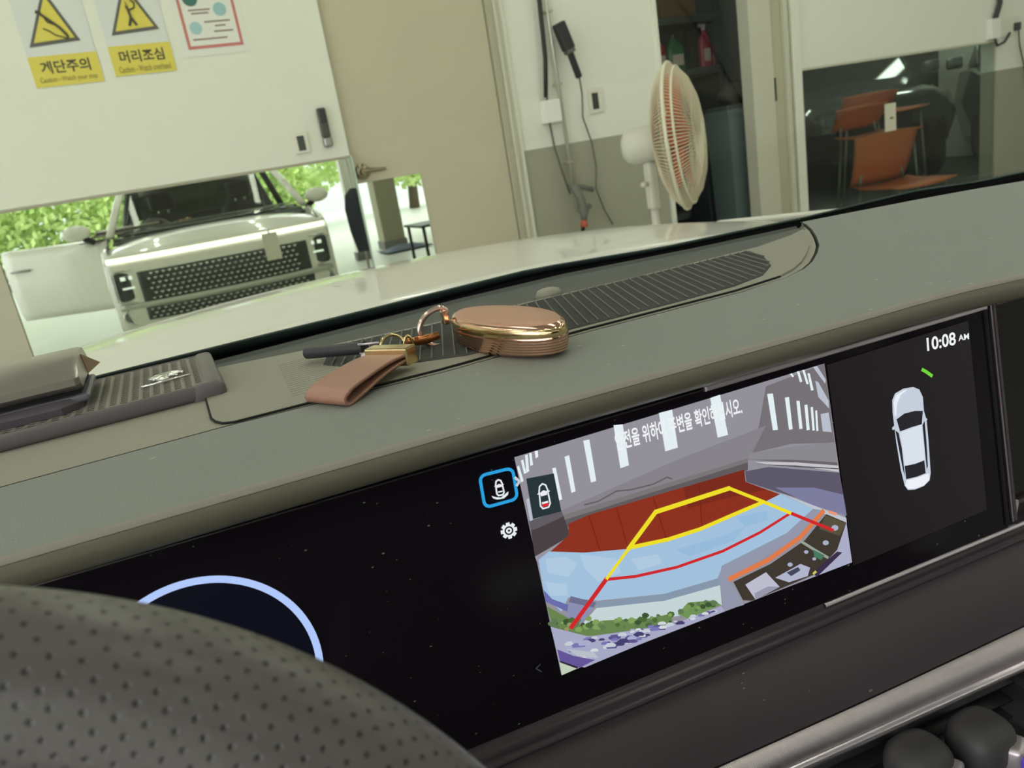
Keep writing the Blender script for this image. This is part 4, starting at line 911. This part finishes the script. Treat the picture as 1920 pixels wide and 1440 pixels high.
A.add((188, 188, 206), z3((1200, 1012), (1290, 958), (1350, 1022), (1245, 1078)))
A.add((150, 150, 172), z3((1240, 1050), (1300, 1020), (1350, 1022), (1245, 1078)))
A.add((176, 180, 204), z3((1330, 982), (1380, 955), (1440, 922), (1482, 938), (1472, 975), (1390, 1002)))
A.add((70, 70, 90), z3((1380, 960), (1430, 935), (1440, 950), (1400, 975)))
for x, y, r in ((1395, 925, 12), (1465, 870, 10), (1590, 765, 16), (1550, 830, 14), (1500, 900, 9)): A.add((168, 176, 196), z3(*[(x+r*math.cos(a), y+r*.8*math.sin(a)) for a in [k*6.283/8 for k in range(8)]]))
A.line((150, 160, 150), z3((1440, 822), (1500, 860), (1560, 895)), .0016)
A.add((70, 120, 96), z3((1495, 860), (1545, 885), (1530, 905), (1500, 890)))
A.add((170, 172, 198), z3((1640, 742), (1665, 915), (1440, 1000), (1510, 968), (1600, 862)))
A.add((56, 46, 72), z3((1490, 962), (1600, 868), (1622, 872), (1512, 978)))
A.add((210, 200, 96), z3((1492, 962), (1505, 950), (1512, 958), (1498, 970)))
rnd = random.Random(3)
A.add((104, 132, 78), z3((335, 1105), (420, 1152), (490, 1192), (580, 1168), (780, 1158), (880, 1138), (882, 1182), (700, 1212), (520, 1236), (370, 1215)))
A.add((110, 146, 84), z3((905, 1140), (950, 1090), (1060, 1080), (1095, 1100), (950, 1160)))
for k in range(70):
    t = rnd.random()
    if t < .72: x = rnd.uniform(350, 880); yc = 1195-(x-350)*.055; y = yc+rnd.uniform(-28, 22)
    else: x = rnd.uniform(910, 1085); yc = 1130-(x-910)*.2; y = yc+rnd.uniform(-22, 14)
    r = rnd.uniform(8, 19); c_ = rnd.choice(((74, 104, 56), (128, 160, 92), (96, 120, 80), (60, 84, 50), (150, 148, 100) if x < 450 else (120, 150, 84)))
    A.add(c_, z3(*[(x+r*math.cos(a)*rnd.uniform(.7, 1.1), y+r*.75*math.sin(a)) for a in [k2*6.283/7 for k2 in range(7)]]))
A.add((166, 168, 196), z3((352, 1195), (520, 1238), (880, 1186), (1095, 1105), (1110, 1127), (780, 1255), (500, 1372), (388, 1340)))
for k in range(80):
    x = rnd.uniform(425, 1075); up__ = 1238-(x-520)*.22; lo__ = 1362-(x-500)*.398; y = rnd.uniform(up__+8, max(up__+10, lo__-14)); r = rnd.uniform(9, 22)*(1.15-.6*(x-425)/650)
    c_ = rnd.choice(((196, 204, 214), (120, 116, 176), (92, 84, 140), (168, 172, 204), (70, 62, 110), (210, 216, 220)))
    A.add(c_, z3((x-r*1.4, y), (x-r*.6, y-r*.6), (x+r*.6, y-r*.7), (x+r*1.4, y-r*.2), (x+r*1.1, y+r*.3), (x-r*1.1, y+r*.45)))
A.add((100, 84, 152), z3((380, 1292), (450, 1320), (545, 1338), (480, 1372), (392, 1345)))
A.add((186, 190, 200), z3((420, 1290), (540, 1305), (560, 1330), (470, 1322)))
A.add((40, 34, 48), z3((392, 1342), (470, 1368), (468, 1376), (394, 1352)))
A.add((192, 206, 184), z3((390, 1348), (466, 1376), (400, 1405)))
for q in (((625, 318), (665, 314), (692, 492), (655, 505)), ((822, 265), (880, 250), (905, 415), (850, 432)), ((1045, 200), (1088, 185), (1123, 360), (1078, 372)), ((493, 385), (520, 380), (550, 560), (527, 567)), ((412, 455), (432, 448), (460, 605), (442, 612)), ((358, 505), (374, 502), (402, 640), (388, 645)),
          ((1293, 182), (1318, 180), (1340, 338), (1318, 340)), ((1370, 198), (1388, 195), (1404, 335), (1388, 338)), ((1420, 212), (1434, 212), (1447, 333), (1433, 335)), ((1455, 230), (1468, 228), (1478, 338), (1465, 340)), ((1482, 240), (1492, 238), (1500, 340), (1490, 342)), ((1502, 255), (1510, 253), (1516, 342), (1507, 344)),
          ((1392, 95), (1400, 92), (1410, 105), (1403, 110)), ((1422, 85), (1432, 82), (1446, 128), (1436, 132)), ((1445, 78), (1455, 77), (1474, 138), (1464, 140)), ((1468, 92), (1478, 92), (1495, 165), (1484, 168)),
          ((205, 500), (214, 492), (234, 560), (224, 566)), ((222, 472), (232, 466), (246, 525), (236, 530)), ((240, 448), (252, 445), (258, 518), (246, 525)), ((258, 440), (268, 437), (275, 490), (263, 495)), ((282, 430), (296, 428), (298, 455), (286, 462))):
    A.add((226, 238, 242), z3(*q))
for q in (((1525, 270), (1560, 262), (1574, 348), (1535, 345)), ((1492, 65), (1510, 60), (1548, 120), (1545, 138)), ((1502, 125), (1515, 130), (1560, 210), (1562, 245), (1515, 195)), ((245, 640), (258, 635), (274, 730), (262, 735))): A.add((184, 190, 204), z3(*q))
Y_, R__ = (238, 222, 40), (206, 40, 44)
A.line(R__, z3((440, 1198), (595, 985)), .0026)
A.line(R__, z3((595, 988), (720, 975), (900, 935), (1100, 865), (1260, 785), (1395, 700)), .0017); A.line(R__, z3((1395, 700), (1580, 775)), .0019)
A.line(Y_, z3((595, 985), (690, 855)), .0018); A.line(Y_, z3((690, 855), (808, 695), (1128, 592)), .0026); A.line(Y_, z3((1128, 592), (1280, 652), (1395, 700)), .0019)
A.line(Y_, z3((705, 848), (860, 815), (1000, 770), (1150, 705), (1275, 652)), .0022)
A.add((38, 52, 56), z3((245, 550), (365, 527), (398, 692), (275, 725)))
A.done('rear_camera_picture')
A = Art(); WH = (232, 236, 240)
def car_icon(f, red):
    A.line(WH, f([(.28, .08), (.5, .0), (.72, .08), (.8, .28), (.84, .85), (.7, .98), (.3, .98), (.16, .85), (.2, .28), (.28, .08)]), .0008)
    A.add(WH, f([(.24, .34), (.5, .26), (.76, .34), (.72, .48), (.28, .48)])); A.add(WH, f([(.02, .36), (.2, .3), (.2, .4)])); A.add(WH, f([(.98, .36), (.8, .3), (.8, .4)]))
    A.add(WH, f([(.28, .72), (.72, .72), (.72, .8), (.28, .8)]))
    if red: A.add((214, 44, 52), f([(.26, .8), (.74, .8), (.7, .92), (.3, .92)]))
def mapq(tlp, trp, brp, blp):
    def f(pts):
        o = []
        for x, y in pts:
            tx = lerp(tlp[0], trp[0], x), lerp(tlp[1], trp[1], x); bx__ = lerp(blp[0], brp[0], x), lerp(blp[1], brp[1], x)
            o.append((lerp(tx[0], bx__[0], y), lerp(tx[1], bx__[1], y)))
        return o
    return f
q = z3((285, 580), (345, 565), (362, 670), (300, 688)); car_icon(mapq(*q), True); A.done('rear_view_icon'); A = Art()
q = z3((100, 560), (146, 550), (158, 618), (112, 628)); car_icon(mapq(*q), False)
A.add(WH, z3((94, 625), (112, 630), (135, 632), (168, 605), (166, 620), (148, 636), (120, 641), (102, 636)))
BL = (44, 160, 222); rr_ = mapq(*z3((42, 538), (185, 503), (208, 637), (66, 676)))
rp_ = []
for cx_, cy_, a0 in ((.82, .18, -90), (.82, .82, 0), (.18, .82, 90), (.18, .18, 180)):
    for k in range(5): a = math.radians(a0+k*22.5); rp_.append((cx_+.18*math.cos(a), cy_+.18*math.sin(a)))
A.line(BL, rr_(rp_+rp_[:1]), .0016)
A.done('selected_view_button'); A = Art()
A.line((200, 204, 210), z3((196, 545), (216, 562), (204, 580)), .0014)
A.done('arrow_icon'); A = Art()
g_ = mapq(*z3((130, 750), (198, 735), (210, 800), (142, 818)))
A.line(WH, g_([(.5+.34*math.cos(a), .5+.34*math.sin(a)) for a in [k*6.283/24 for k in range(25)]]), .0010)
A.line(WH, g_([(.5+.13*math.cos(a), .5+.13*math.sin(a)) for a in [k*6.283/12 for k in range(13)]]), .0009)
for k in range(8):
    a = k*6.283/8; A.line(WH, g_([(.5+.36*math.cos(a), .5+.36*math.sin(a)), (.5+.47*math.cos(a), .5+.47*math.sin(a))]), .0020)
A.done('settings_gear'); A = Art()
A.line((60, 60, 66), [(1012, 1244), (1004, 1252), (1014, 1258)], .0006)
A.done('back_arrow_icon')
# right third: plan view of the car and the clock
A = Art()
A.add((30, 26, 28), [(1548, 684), (1813, 601), (1848, 955), (1598, 1060)])
A.add((196, 206, 220), z4((512, 630), (528, 592), (575, 565), (630, 556), (664, 570), (684, 612), (690, 690), (705, 740), (716, 860), (728, 1040), (722, 1080), (690, 1112), (640, 1132), (600, 1134), (582, 1110), (560, 1020), (535, 870), (524, 780), (514, 700)))
A.add((232, 238, 244), z4((520, 640), (532, 604), (575, 576), (600, 570), (560, 600), (540, 650), (534, 720), (526, 720)))
A.add((36, 34, 40), z4((536, 738), (580, 705), (640, 690), (684, 690), (678, 765), (620, 782), (556, 806)))
A.add((36, 34, 40), z4((530, 800), (548, 815), (566, 900), (584, 1060), (572, 1020), (545, 880)))
A.add((36, 34, 40), z4((682, 770), (694, 745), (704, 860), (712, 1000), (706, 1020), (694, 900)))
A.add((216, 224, 234), z4((556, 812), (620, 788), (676, 768), (690, 880), (694, 965), (640, 985), (582, 996), (570, 900)))
A.add((36, 34, 40), z4((582, 1000), (640, 988), (692, 968), (700, 1040), (650, 1060), (590, 1074)))
A.add((236, 240, 246), z4((592, 1080), (650, 1066), (720, 1040), (720, 1076), (690, 1108), (640, 1126), (602, 1128), (586, 1108)))
A.add((196, 206, 220), z4((510, 785), (524, 772), (532, 792), (514, 798))); A.add((196, 206, 220), z4((684, 715), (708, 735), (708, 744), (690, 735)))
A.line((110, 214, 60), z4((680, 458), (705, 472), (735, 494)), .0021)
A.done('plan_view')
def dtext(body, p_l, p_r, hgt, col, name='lettering'):
    a, b_ = dpx(*p_l, .0011), dpx(*p_r, .0011); ax = (b_-a).normalized(); up = Nd.cross(ax).normalized()
    place_text(name, body, .01, screen('text', col), (a+b_)/2, ax, up, disp, ((b_-a).length, hgt))
dtext('10:08', (1735, 646), (1789, 634), .0082, (238, 242, 244)); dtext('AM', (1794, 634), (1814, 630), .0038, (214, 218, 222))
dtext('안전을 위하여 주변을 확인하십시오.', z3((632, 392))[0], z3((1180, 232))[0], .0100, (214, 218, 226))
# instrument ring on the driver side
b = MB(); rc, rrad = (-.1746, -.0685), .0484; n = 96; vi = []
for k in range(n):
    a = 2*math.pi*k/n; vi.append((dp(rc[0]+(rrad+.0019)*math.cos(a), rc[1]+(rrad+.0019)*math.sin(a), .0004), dp(rc[0]+(rrad-.0014)*math.cos(a), rc[1]+(rrad-.0014)*math.sin(a), .0004)))
for k in range(n):
    (a0, a1), (b0, b1) = vi[k], vi[(k+1) % n]; b.poly([a0, b0, b1, a1])
b.build('gauge_ring', screen('ring', (176, 200, 250), 1.0), disp)
MB().poly([dp(rc[0]+.0468*math.cos(2*math.pi*k/64), rc[1]+.0468*math.sin(2*math.pi*k/64), .0003) for k in range(64)])
b = MB(); b.poly([dp(rc[0]+.0468*math.cos(2*math.pi*k/64), rc[1]+.0468*math.sin(2*math.pi*k/64), .0003) for k in range(64)]); b.build('gauge_face', screen('face', (10, 12, 26), .8), disp)

# ================================================================== LOWER DASH
m_low = mat('lower_pad', (88, 80, 83), .6, spec=.35, bump=.5, bscale=900, speck=130); m_led = mat('ledge_gloss', (60, 52, 58), .3, spec=.5)
def Ly(tab): return lambda x: interp(tab, x)
yS = Ly([(.3301, .2992), (.4647, .2891)]); yR = Ly([(.2734, .2944), (.4542, .2822)]); yP = Ly([(.0936, .3102), (.2404, .3022), (.4532, .2835)]); yT = Ly([(.2074, .2923), (.3114, .2825), (.4429, .2725)]); yB = Ly([(.2542, .2847), (.4328, .2662)])
lx = [-.62+i*.04 for i in range(42)]
def ydb(x): return dp((x-P0.x)/Hd.x, VB).y
loft('lower_ledge', [[(x, ydb(x)+.004, .8378) for x in lx], [(x, yS(x)-.000, .8345) for x in lx], [(x, yS(x)-.0005, .8325) for x in lx], [(x, yR(x)+.0035, .8312) for x in lx], [(x, yR(x)-.0005, .8302) for x in lx], [(x, yR(x)-.0008, .8285) for x in lx], [(x, yP(x)+.004, .8245) for x in lx]], m_led, dash)
loft('ledge_strip', [[(x, yS(x)+.0012, .8355) for x in lx if x > .3], [(x, yS(x)-.0012, .8352) for x in lx if x > .3], [(x, yS(x)-.0014, .8335) for x in lx if x > .3]], m_silver, dash)
loft('lower_pad', [[(x, yP(x)+.004, .826) for x in lx], [(x, yP(x), .8245) for x in lx], [(x, lerp(yP(x), yT(x), .5)-.003, .798) for x in lx], [(x, yT(x), .774) for x in lx], [(x, yT(x)+.004, .770) for x in lx]], m_low, dash)
def sil_mat():
    m = mat('lower_silver', (222, 212, 216), .36, metal=.85); nt = m.node_tree; bs = nt.nodes['Principled BSDF']
    tc = nt.nodes.new('ShaderNodeTexCoord'); wv = nt.nodes.new('ShaderNodeTexWave'); wv.inputs['Scale'].default_value = 260; wv.bands_direction = 'X'
    bp = nt.nodes.new('ShaderNodeBump'); bp.inputs['Strength'].default_value = .35; bp.inputs['Distance'].default_value = .0006
    nt.links.new(tc.outputs['Object'], wv.inputs[0]); nt.links.new(wv.outputs['Fac'], bp.inputs['Height']); nt.links.new(bp.outputs[0], bs.inputs['Normal']); return m
pr = [(0, .7725), (-.003, .771), (-.0055, .767), (-.006, .763), (-.0045, .7595), (-.003, .758)]
loft('silver_bar', [[(x, lerp(yT(x), yB(x), i/5)+dy, z) for x in lx] for i, (dy, z) in enumerate(pr)], sil_mat(), dash)
pr = [(-.002, .758), (-.0055, .7568), (-.0065, .7545), (-.005, .752), (.004, .750)]
loft('bright_edge', [[(x, yB(x)+dy, z) for x in lx] for dy, z in pr], mat('bright_silver', (240, 232, 240), .28, metal=.9), dash)
loft('vent_recess', [[(x, yB(x)+.004, .751) for x in lx], [(x, yB(x)+.03, .742) for x in lx], [(x, yB(x)+.03, .69) for x in lx]], m_gap, dash)
for k in range(3):
    z = .737-k*.014; loft('vent_slat', [[(x, yB(x)+.004, z) for x in lx], [(x, yB(x)+.028, z+.004) for x in lx]], mat('vent_slat', (44, 42, 46), .4), dash, True, .002)
bx('vent_grid', (.43, yB(.45)-.02, .70), (.60, yB(.5)+.03, .742), mat('vent_grid', (52, 54, 54), .6), dash, .006)
# two toggles under the silver bar
def toggle(px, py, label):
    c = atz(px, py, .737); o = empty('vent_toggle', c, label, 'knob', 'air vent toggles')
    t = bmesh.new(); bmesh.ops.create_uvsphere(t, u_segments=28, v_segments=18, radius=1)
    for v in t.verts:
        q = v.co; f = lambda s, e: math.copysign(abs(s)**e, s); v.co = V3((f(q.x, .72)*.0185, f(q.y, .8)*.017, f(q.z, .7)*.0165)) + c
    MB().add(t).build('cap', mat('toggle_grey', (82, 80, 80), .45, spec=.4), o, True)
    fx = c + V3((.009, -.0145, -.004))
    MB().box(fx+V3((-.0085, -.006, -.011)), fx+V3((.0085, .004, .0095)), .003, 3, Matrix.Rotation(.45, 4, 'Z')).build('chrome_rim', m_silver, o, True)
    MB().box(fx+V3((-.0062, -.0095, -.010)), fx+V3((.0082, -.004, .0065)), .003, 3, Matrix.Rotation(.45, 4, 'Z')).build('lens', mat('toggle_lens_glow', (96, 84, 176), .1, spec=.8, emit=(90, 70, 190), estr=.25), o, True)  # purple light on the face put in as colour and faint glow
toggle(1722, 1432, 'dark grey air vent toggle nearer the silver bar bottom, left of two'); toggle(1838, 1388, 'dark grey air vent toggle with purple lens, right of two')

# ================================================================== STEERING WHEEL
def wheel_mat():
    m = mat('wheel_leather', (92, 88, 84), .36, spec=.6); nt = m.node_tree; bs = nt.nodes['Principled BSDF']
    uv = nt.nodes.new('ShaderNodeUVMap'); mp = nt.nodes.new('ShaderNodeMapping'); mp.inputs['Rotation'].default_value = (0, 0, .785); mp.inputs['Scale'].default_value = (250, 250, 1)
    vo = nt.nodes.new('ShaderNodeTexVoronoi'); vo.voronoi_dimensions = '2D'; vo.inputs['Randomness'].default_value = .08; vo.inputs['Scale'].default_value = 1
    nt.links.new(uv.outputs[0], mp.inputs[0]); nt.links.new(mp.outputs[0], vo.inputs['Vector'])
    rp = nt.nodes.new('ShaderNodeMapRange'); rp.inputs['From Min'].default_value = .10; rp.inputs['From Max'].default_value = .20; nt.links.new(vo.outputs['Distance'], rp.inputs['Value'])
    mx = nt.nodes.new('ShaderNodeMix'); mx.data_type = 'RGBA'; mx.inputs['A'].default_value = rgb(58, 54, 51); mx.inputs['B'].default_value = rgb(104, 100, 97)
    nt.links.new(rp.outputs[0], mx.inputs['Factor']); nt.links.new(mx.outputs['Result'], bs.inputs['Base Color'])
    tc = nt.nodes.new('ShaderNodeTexCoord'); nz = nt.nodes.new('ShaderNodeTexNoise'); nz.inputs['Scale'].default_value = 420; nt.links.new(tc.outputs['Object'], nz.inputs['Vector'])
    ad = nt.nodes.new('ShaderNodeMath'); ad.operation = 'MULTIPLY_ADD'; ad.inputs[1].default_value = .35; nt.links.new(nz.outputs['Fac'], ad.inputs[0]); nt.links.new(rp.outputs[0], ad.inputs[2])
    bp = nt.nodes.new('ShaderNodeBump'); bp.inputs['Strength'].default_value = .5; bp.inputs['Distance'].default_value = .0007; nt.links.new(ad.outputs[0], bp.inputs['Height']); nt.links.new(bp.outputs[0], bs.inputs['Normal']); return m
WC = V3((-.121, .1142, .8977)); RW = .1642; wt = math.radians(21.5)
wx = V3((1, 0, 0)); wyv = V3((0, math.sin(wt), math.cos(wt))); wnv = wx.cross(wyv)     # wnv points at the dash? sign handled below
if wnv.y > 0: wnv = -wnv
sw = empty('steering_wheel', WC, 'dark grey perforated leather steering wheel rim in the foreground', 'steering wheel')
b = bmesh.new(); uvl = b.loops.layers.uv.new('UVMap'); NA, NB = 220, 40; ra, rb = .0185, .0165
ring = [[b.verts.new(WC + (wx*math.sin(a)+wyv*math.cos(a))*(RW+ra*math.cos(c)) + wnv*rb*math.sin(c)) for c in [2*math.pi*j/NB for j in range(NB)]] for a in [2*math.pi*i/NA for i in range(NA)]]
for i in range(NA):
    for j in range(NB):
        f = b.faces.new([ring[i][j], ring[(i+1) % NA][j], ring[(i+1) % NA][(j+1) % NB], ring[i][(j+1) % NB]])
        for lp, (ii, jj) in zip(f.loops, ((i, j), (i+1, j), (i+1, j+1), (i, j+1))): lp[uvl].uv = (2*math.pi*RW*ii/NA, 2*math.pi*.0175*jj/NB)
bmesh.ops.recalc_face_normals(b, faces=b.faces[:])
me = bpy.data.meshes.new('rim'); b.to_mesh(me); b.free(); link('rim', me, wheel_mat(), sw, True)
m_hub = mat('wheel_hub', (52, 50, 52), .5)
MB().lathe([(0, .0), (.06, .0), (.075, -.01), (.078, -.03), (.06, -.045), (0, -.05)], 32, Matrix.Translation(WC + wnv*.0) @ Matrix((wx, wyv, wnv)).transposed().to_4x4()).build('hub', m_hub, sw, True, sharp=40)
for a in (90, 270, 180):
    a = math.radians(a); d = wx*math.sin(a)+wyv*math.cos(a); MB().tube([WC+d*.06-wnv*.02, WC+d*.12-wnv*.01, WC+d*(RW-.005)], [.02, .018, .014], 12, flat=.6).build('spoke', m_hub, sw, True)
MB().tube([WC-wnv*.03, WC-wnv*.2], .035, 16).build('column_shroud', m_hub, sw, True)

# ================================================================== KEY FOB WITH STRAP
m_rose = mat('rose_gold', (236, 190, 166), .16, metal=1); m_gold = mat('pale_gold', (226, 200, 150), .16, metal=1); m_rtop = mat('rose_satin', (196, 150, 126), .45, metal=.3, spec=.4, bump=.1, bscale=400); m_bronze = mat('bronze', (168, 108, 66), .25, metal=.9)
kc = V3((.1896, .4515, DZ)); d1 = V3((.0195, -.0478, 0)); d2 = V3((.0156, .0312, 0))
key = empty('key_fob', kc, 'rose gold oval car key with ring, gold clasp and brown leather strap', 'key')
def orow(s, z, n=96, c=kc): return [tuple(c + (d1*math.copysign(abs(math.cos(a))**.93, math.cos(a)) + d2*math.copysign(abs(math.sin(a))**.93, math.sin(a)))*s + V3((0, 0, z))) for a in [2*math.pi*k/n for k in range(n)]]
prof = [(.80, .0005), (.90, .0012), (.945, .0026)]
for k in range(6):
    z = .003+k*.0017; s = .955+.045*math.sin(min(1, (k+1)/6)*1.4); prof += [(s, z), (s+.012, z+.0008), (s-.003, z+.00155)]
prof += [(1.0, .0138), (1.004, .0158), (.995, .0180), (.965, .0196), (.915, .0206)]
rows = [orow(s, z) for s, z in prof]
b = MB(); b.grid(rows, True); b.poly(rows[0][::-1]); b.build('case', m_rose, key, True)
rows = [orow(.918, .0204), orow(.90, .0211), orow(.6, .0214), orow(.2, .0215)]; b = MB(); b.grid(rows, True); b.poly(rows[-1]); b.build('top_cover', m_rtop, key, True)
rows = [orow(1.001, .0137), orow(1.010, .0150), orow(1.006, .0172), orow(.99, .0185)]; MB().grid(rows, True).build('gold_band', m_gold, key, True)
lug = aty(834, 592, .502)
MB().box(lug+V3((-.0025, -.003, -.006)), lug+V3((.002, .003, .004)), .001, 2).build('lug', m_rose, key)
rg = [aty(x, y, .503) for x, y in ((838, 583), (826, 577), (808, 584), (794, 597), (787, 614), (789, 632), (799, 643), (815, 648), (848, 649))]
def smooth_path(P, n=6):
    out = []
    for i in range(len(P)-1):
        p0, p1, p2, p3 = P[max(0, i-1)], P[i], P[i+1], P[min(len(P)-1, i+2)]
        for k in range(n):
            t = k/n; out.append(.5*((2*p1)+(p2-p0)*t+(2*p0-5*p1+4*p2-p3)*t*t+(3*p1-p0-3*p2+p3)*t**3))
    return out+[P[-1]]
MB().tube(smooth_path(rg), .0019, 10)  .build('key_ring', mat('ring_pink_silver', (232, 206, 196), .2, metal=.9), key, True)
cl = [aty(x, y, .497) for x, y in ((762, 642), (775, 640), (795, 637), (812, 632), (822, 628))]
MB().tube(smooth_path(cl), [.0028]*8+[.0032]*9+[.0028]*8, 10).build('swivel_clip', m_bronze, key, True)
sc_ = aty(738, 650, .499)
MB().tube([sc_+V3((.0085*math.cos(a), .004*math.sin(a), .0075*math.sin(a))) for a in [2*math.pi*k/32 for k in range(32)]], .0011, 8, closed=True).build('split_ring', m_gold, key, True)
sc2 = aty(768, 648, .494)
MB().tube([sc2+V3((.003*math.cos(a), .001, .0065*math.sin(a))) for a in [2*math.pi*k/24 for k in range(24)]], .0011, 8, closed=True).build('split_ring', m_gold, key, True)
# strap: a folded leather loop
sA = (atz(690, 662, 1.0115)+atz(763, 672, 1.0115))/2; wdir = V3((.019, -.0262, 0)).normalized()
sB = (V3((.0552, .4448, 0))+V3((.0719, .414, 0)))/2; ln = V3((sA.x, sA.y, 0))-V3((sB.x, sB.y, 0)); Ls = ln.length; ld = ln.normalized()
up_ = V3((0, 0, 1)); th_ = .0009
pth = [(Ls+.004, .0112), (Ls*.8, .0122), (Ls*.55, .0116), (Ls*.3, .0102), (Ls*.12, .0088), (.004, .0076), (.0005, .0060), (-.0006, .0042), (.0006, .0020), (.004, .0011), (Ls*.25, .0028), (Ls*.5, .0058), (Ls*.75, .0078), (Ls+.004, .0086)]
pth = smooth_path([V3((a, c, 0)) for a, c in pth], 4)
rows = []
for q in pth:
    t = max(0, min(1, q.x/Ls)); hw = lerp(.0172, .0152, t); base = V3((sB.x, sB.y, DZ)) + ld*q.x + up_*q.y; wd_ = wdir.lerp(V3((.48, -.877, 0)), 1-t).normalized()
    rows.append([tuple(base + wd_*hw*s) for s in (-1, -.95, -.5, 0, .5, .95, 1)])
st = solid(MB().grid(rows).build('leather_strap', mat('strap_leather', (168, 122, 102), .42, spec=.5, bump=.3, bscale=700), key, True), .0018, 0)
# gold clasp gripping the strap
ca, cb = aty(697, 655, .487), aty(764, 652, .472)
ax = V3((cb.x-ca.x, cb.y-ca.y, 0)).normalized(); ay = V3((-ax.y, ax.x, 0)); cm = (sA + ld*.004); cm.z = 1.0105
rmx = Matrix((wdir, ld, up_)).transposed().to_4x4()
MB().box(cm+V3((-.0168, -.0055, -.0058)), cm+V3((.0168, .0055, .0058)), .0012, 2, rmx).build('clasp', m_gold, key)
MB().tube([cm - wdir*.0168 - ld*.002, cm - wdir*.0215 - ld*.002], .0022, 10).build('clasp_pin', m_silver, key, True)
s1, s2 = atz(576, 662, 1.0075), atz(684, 652, 1.0105)
MB().tube([s1, s1.lerp(s2, .5), s2], .0043, 14).build('black_stem', mat('stem_black', (46, 44, 50), .45), key, True, sharp=50)
for o_ in (.0032, -.0032): MB().tube([s2+V3((-.004, .0, o_)), s2+(s2-s1).normalized()*.013+V3((0, 0, o_*.8))], .0008, 6).build('fork', m_silver, key, True)
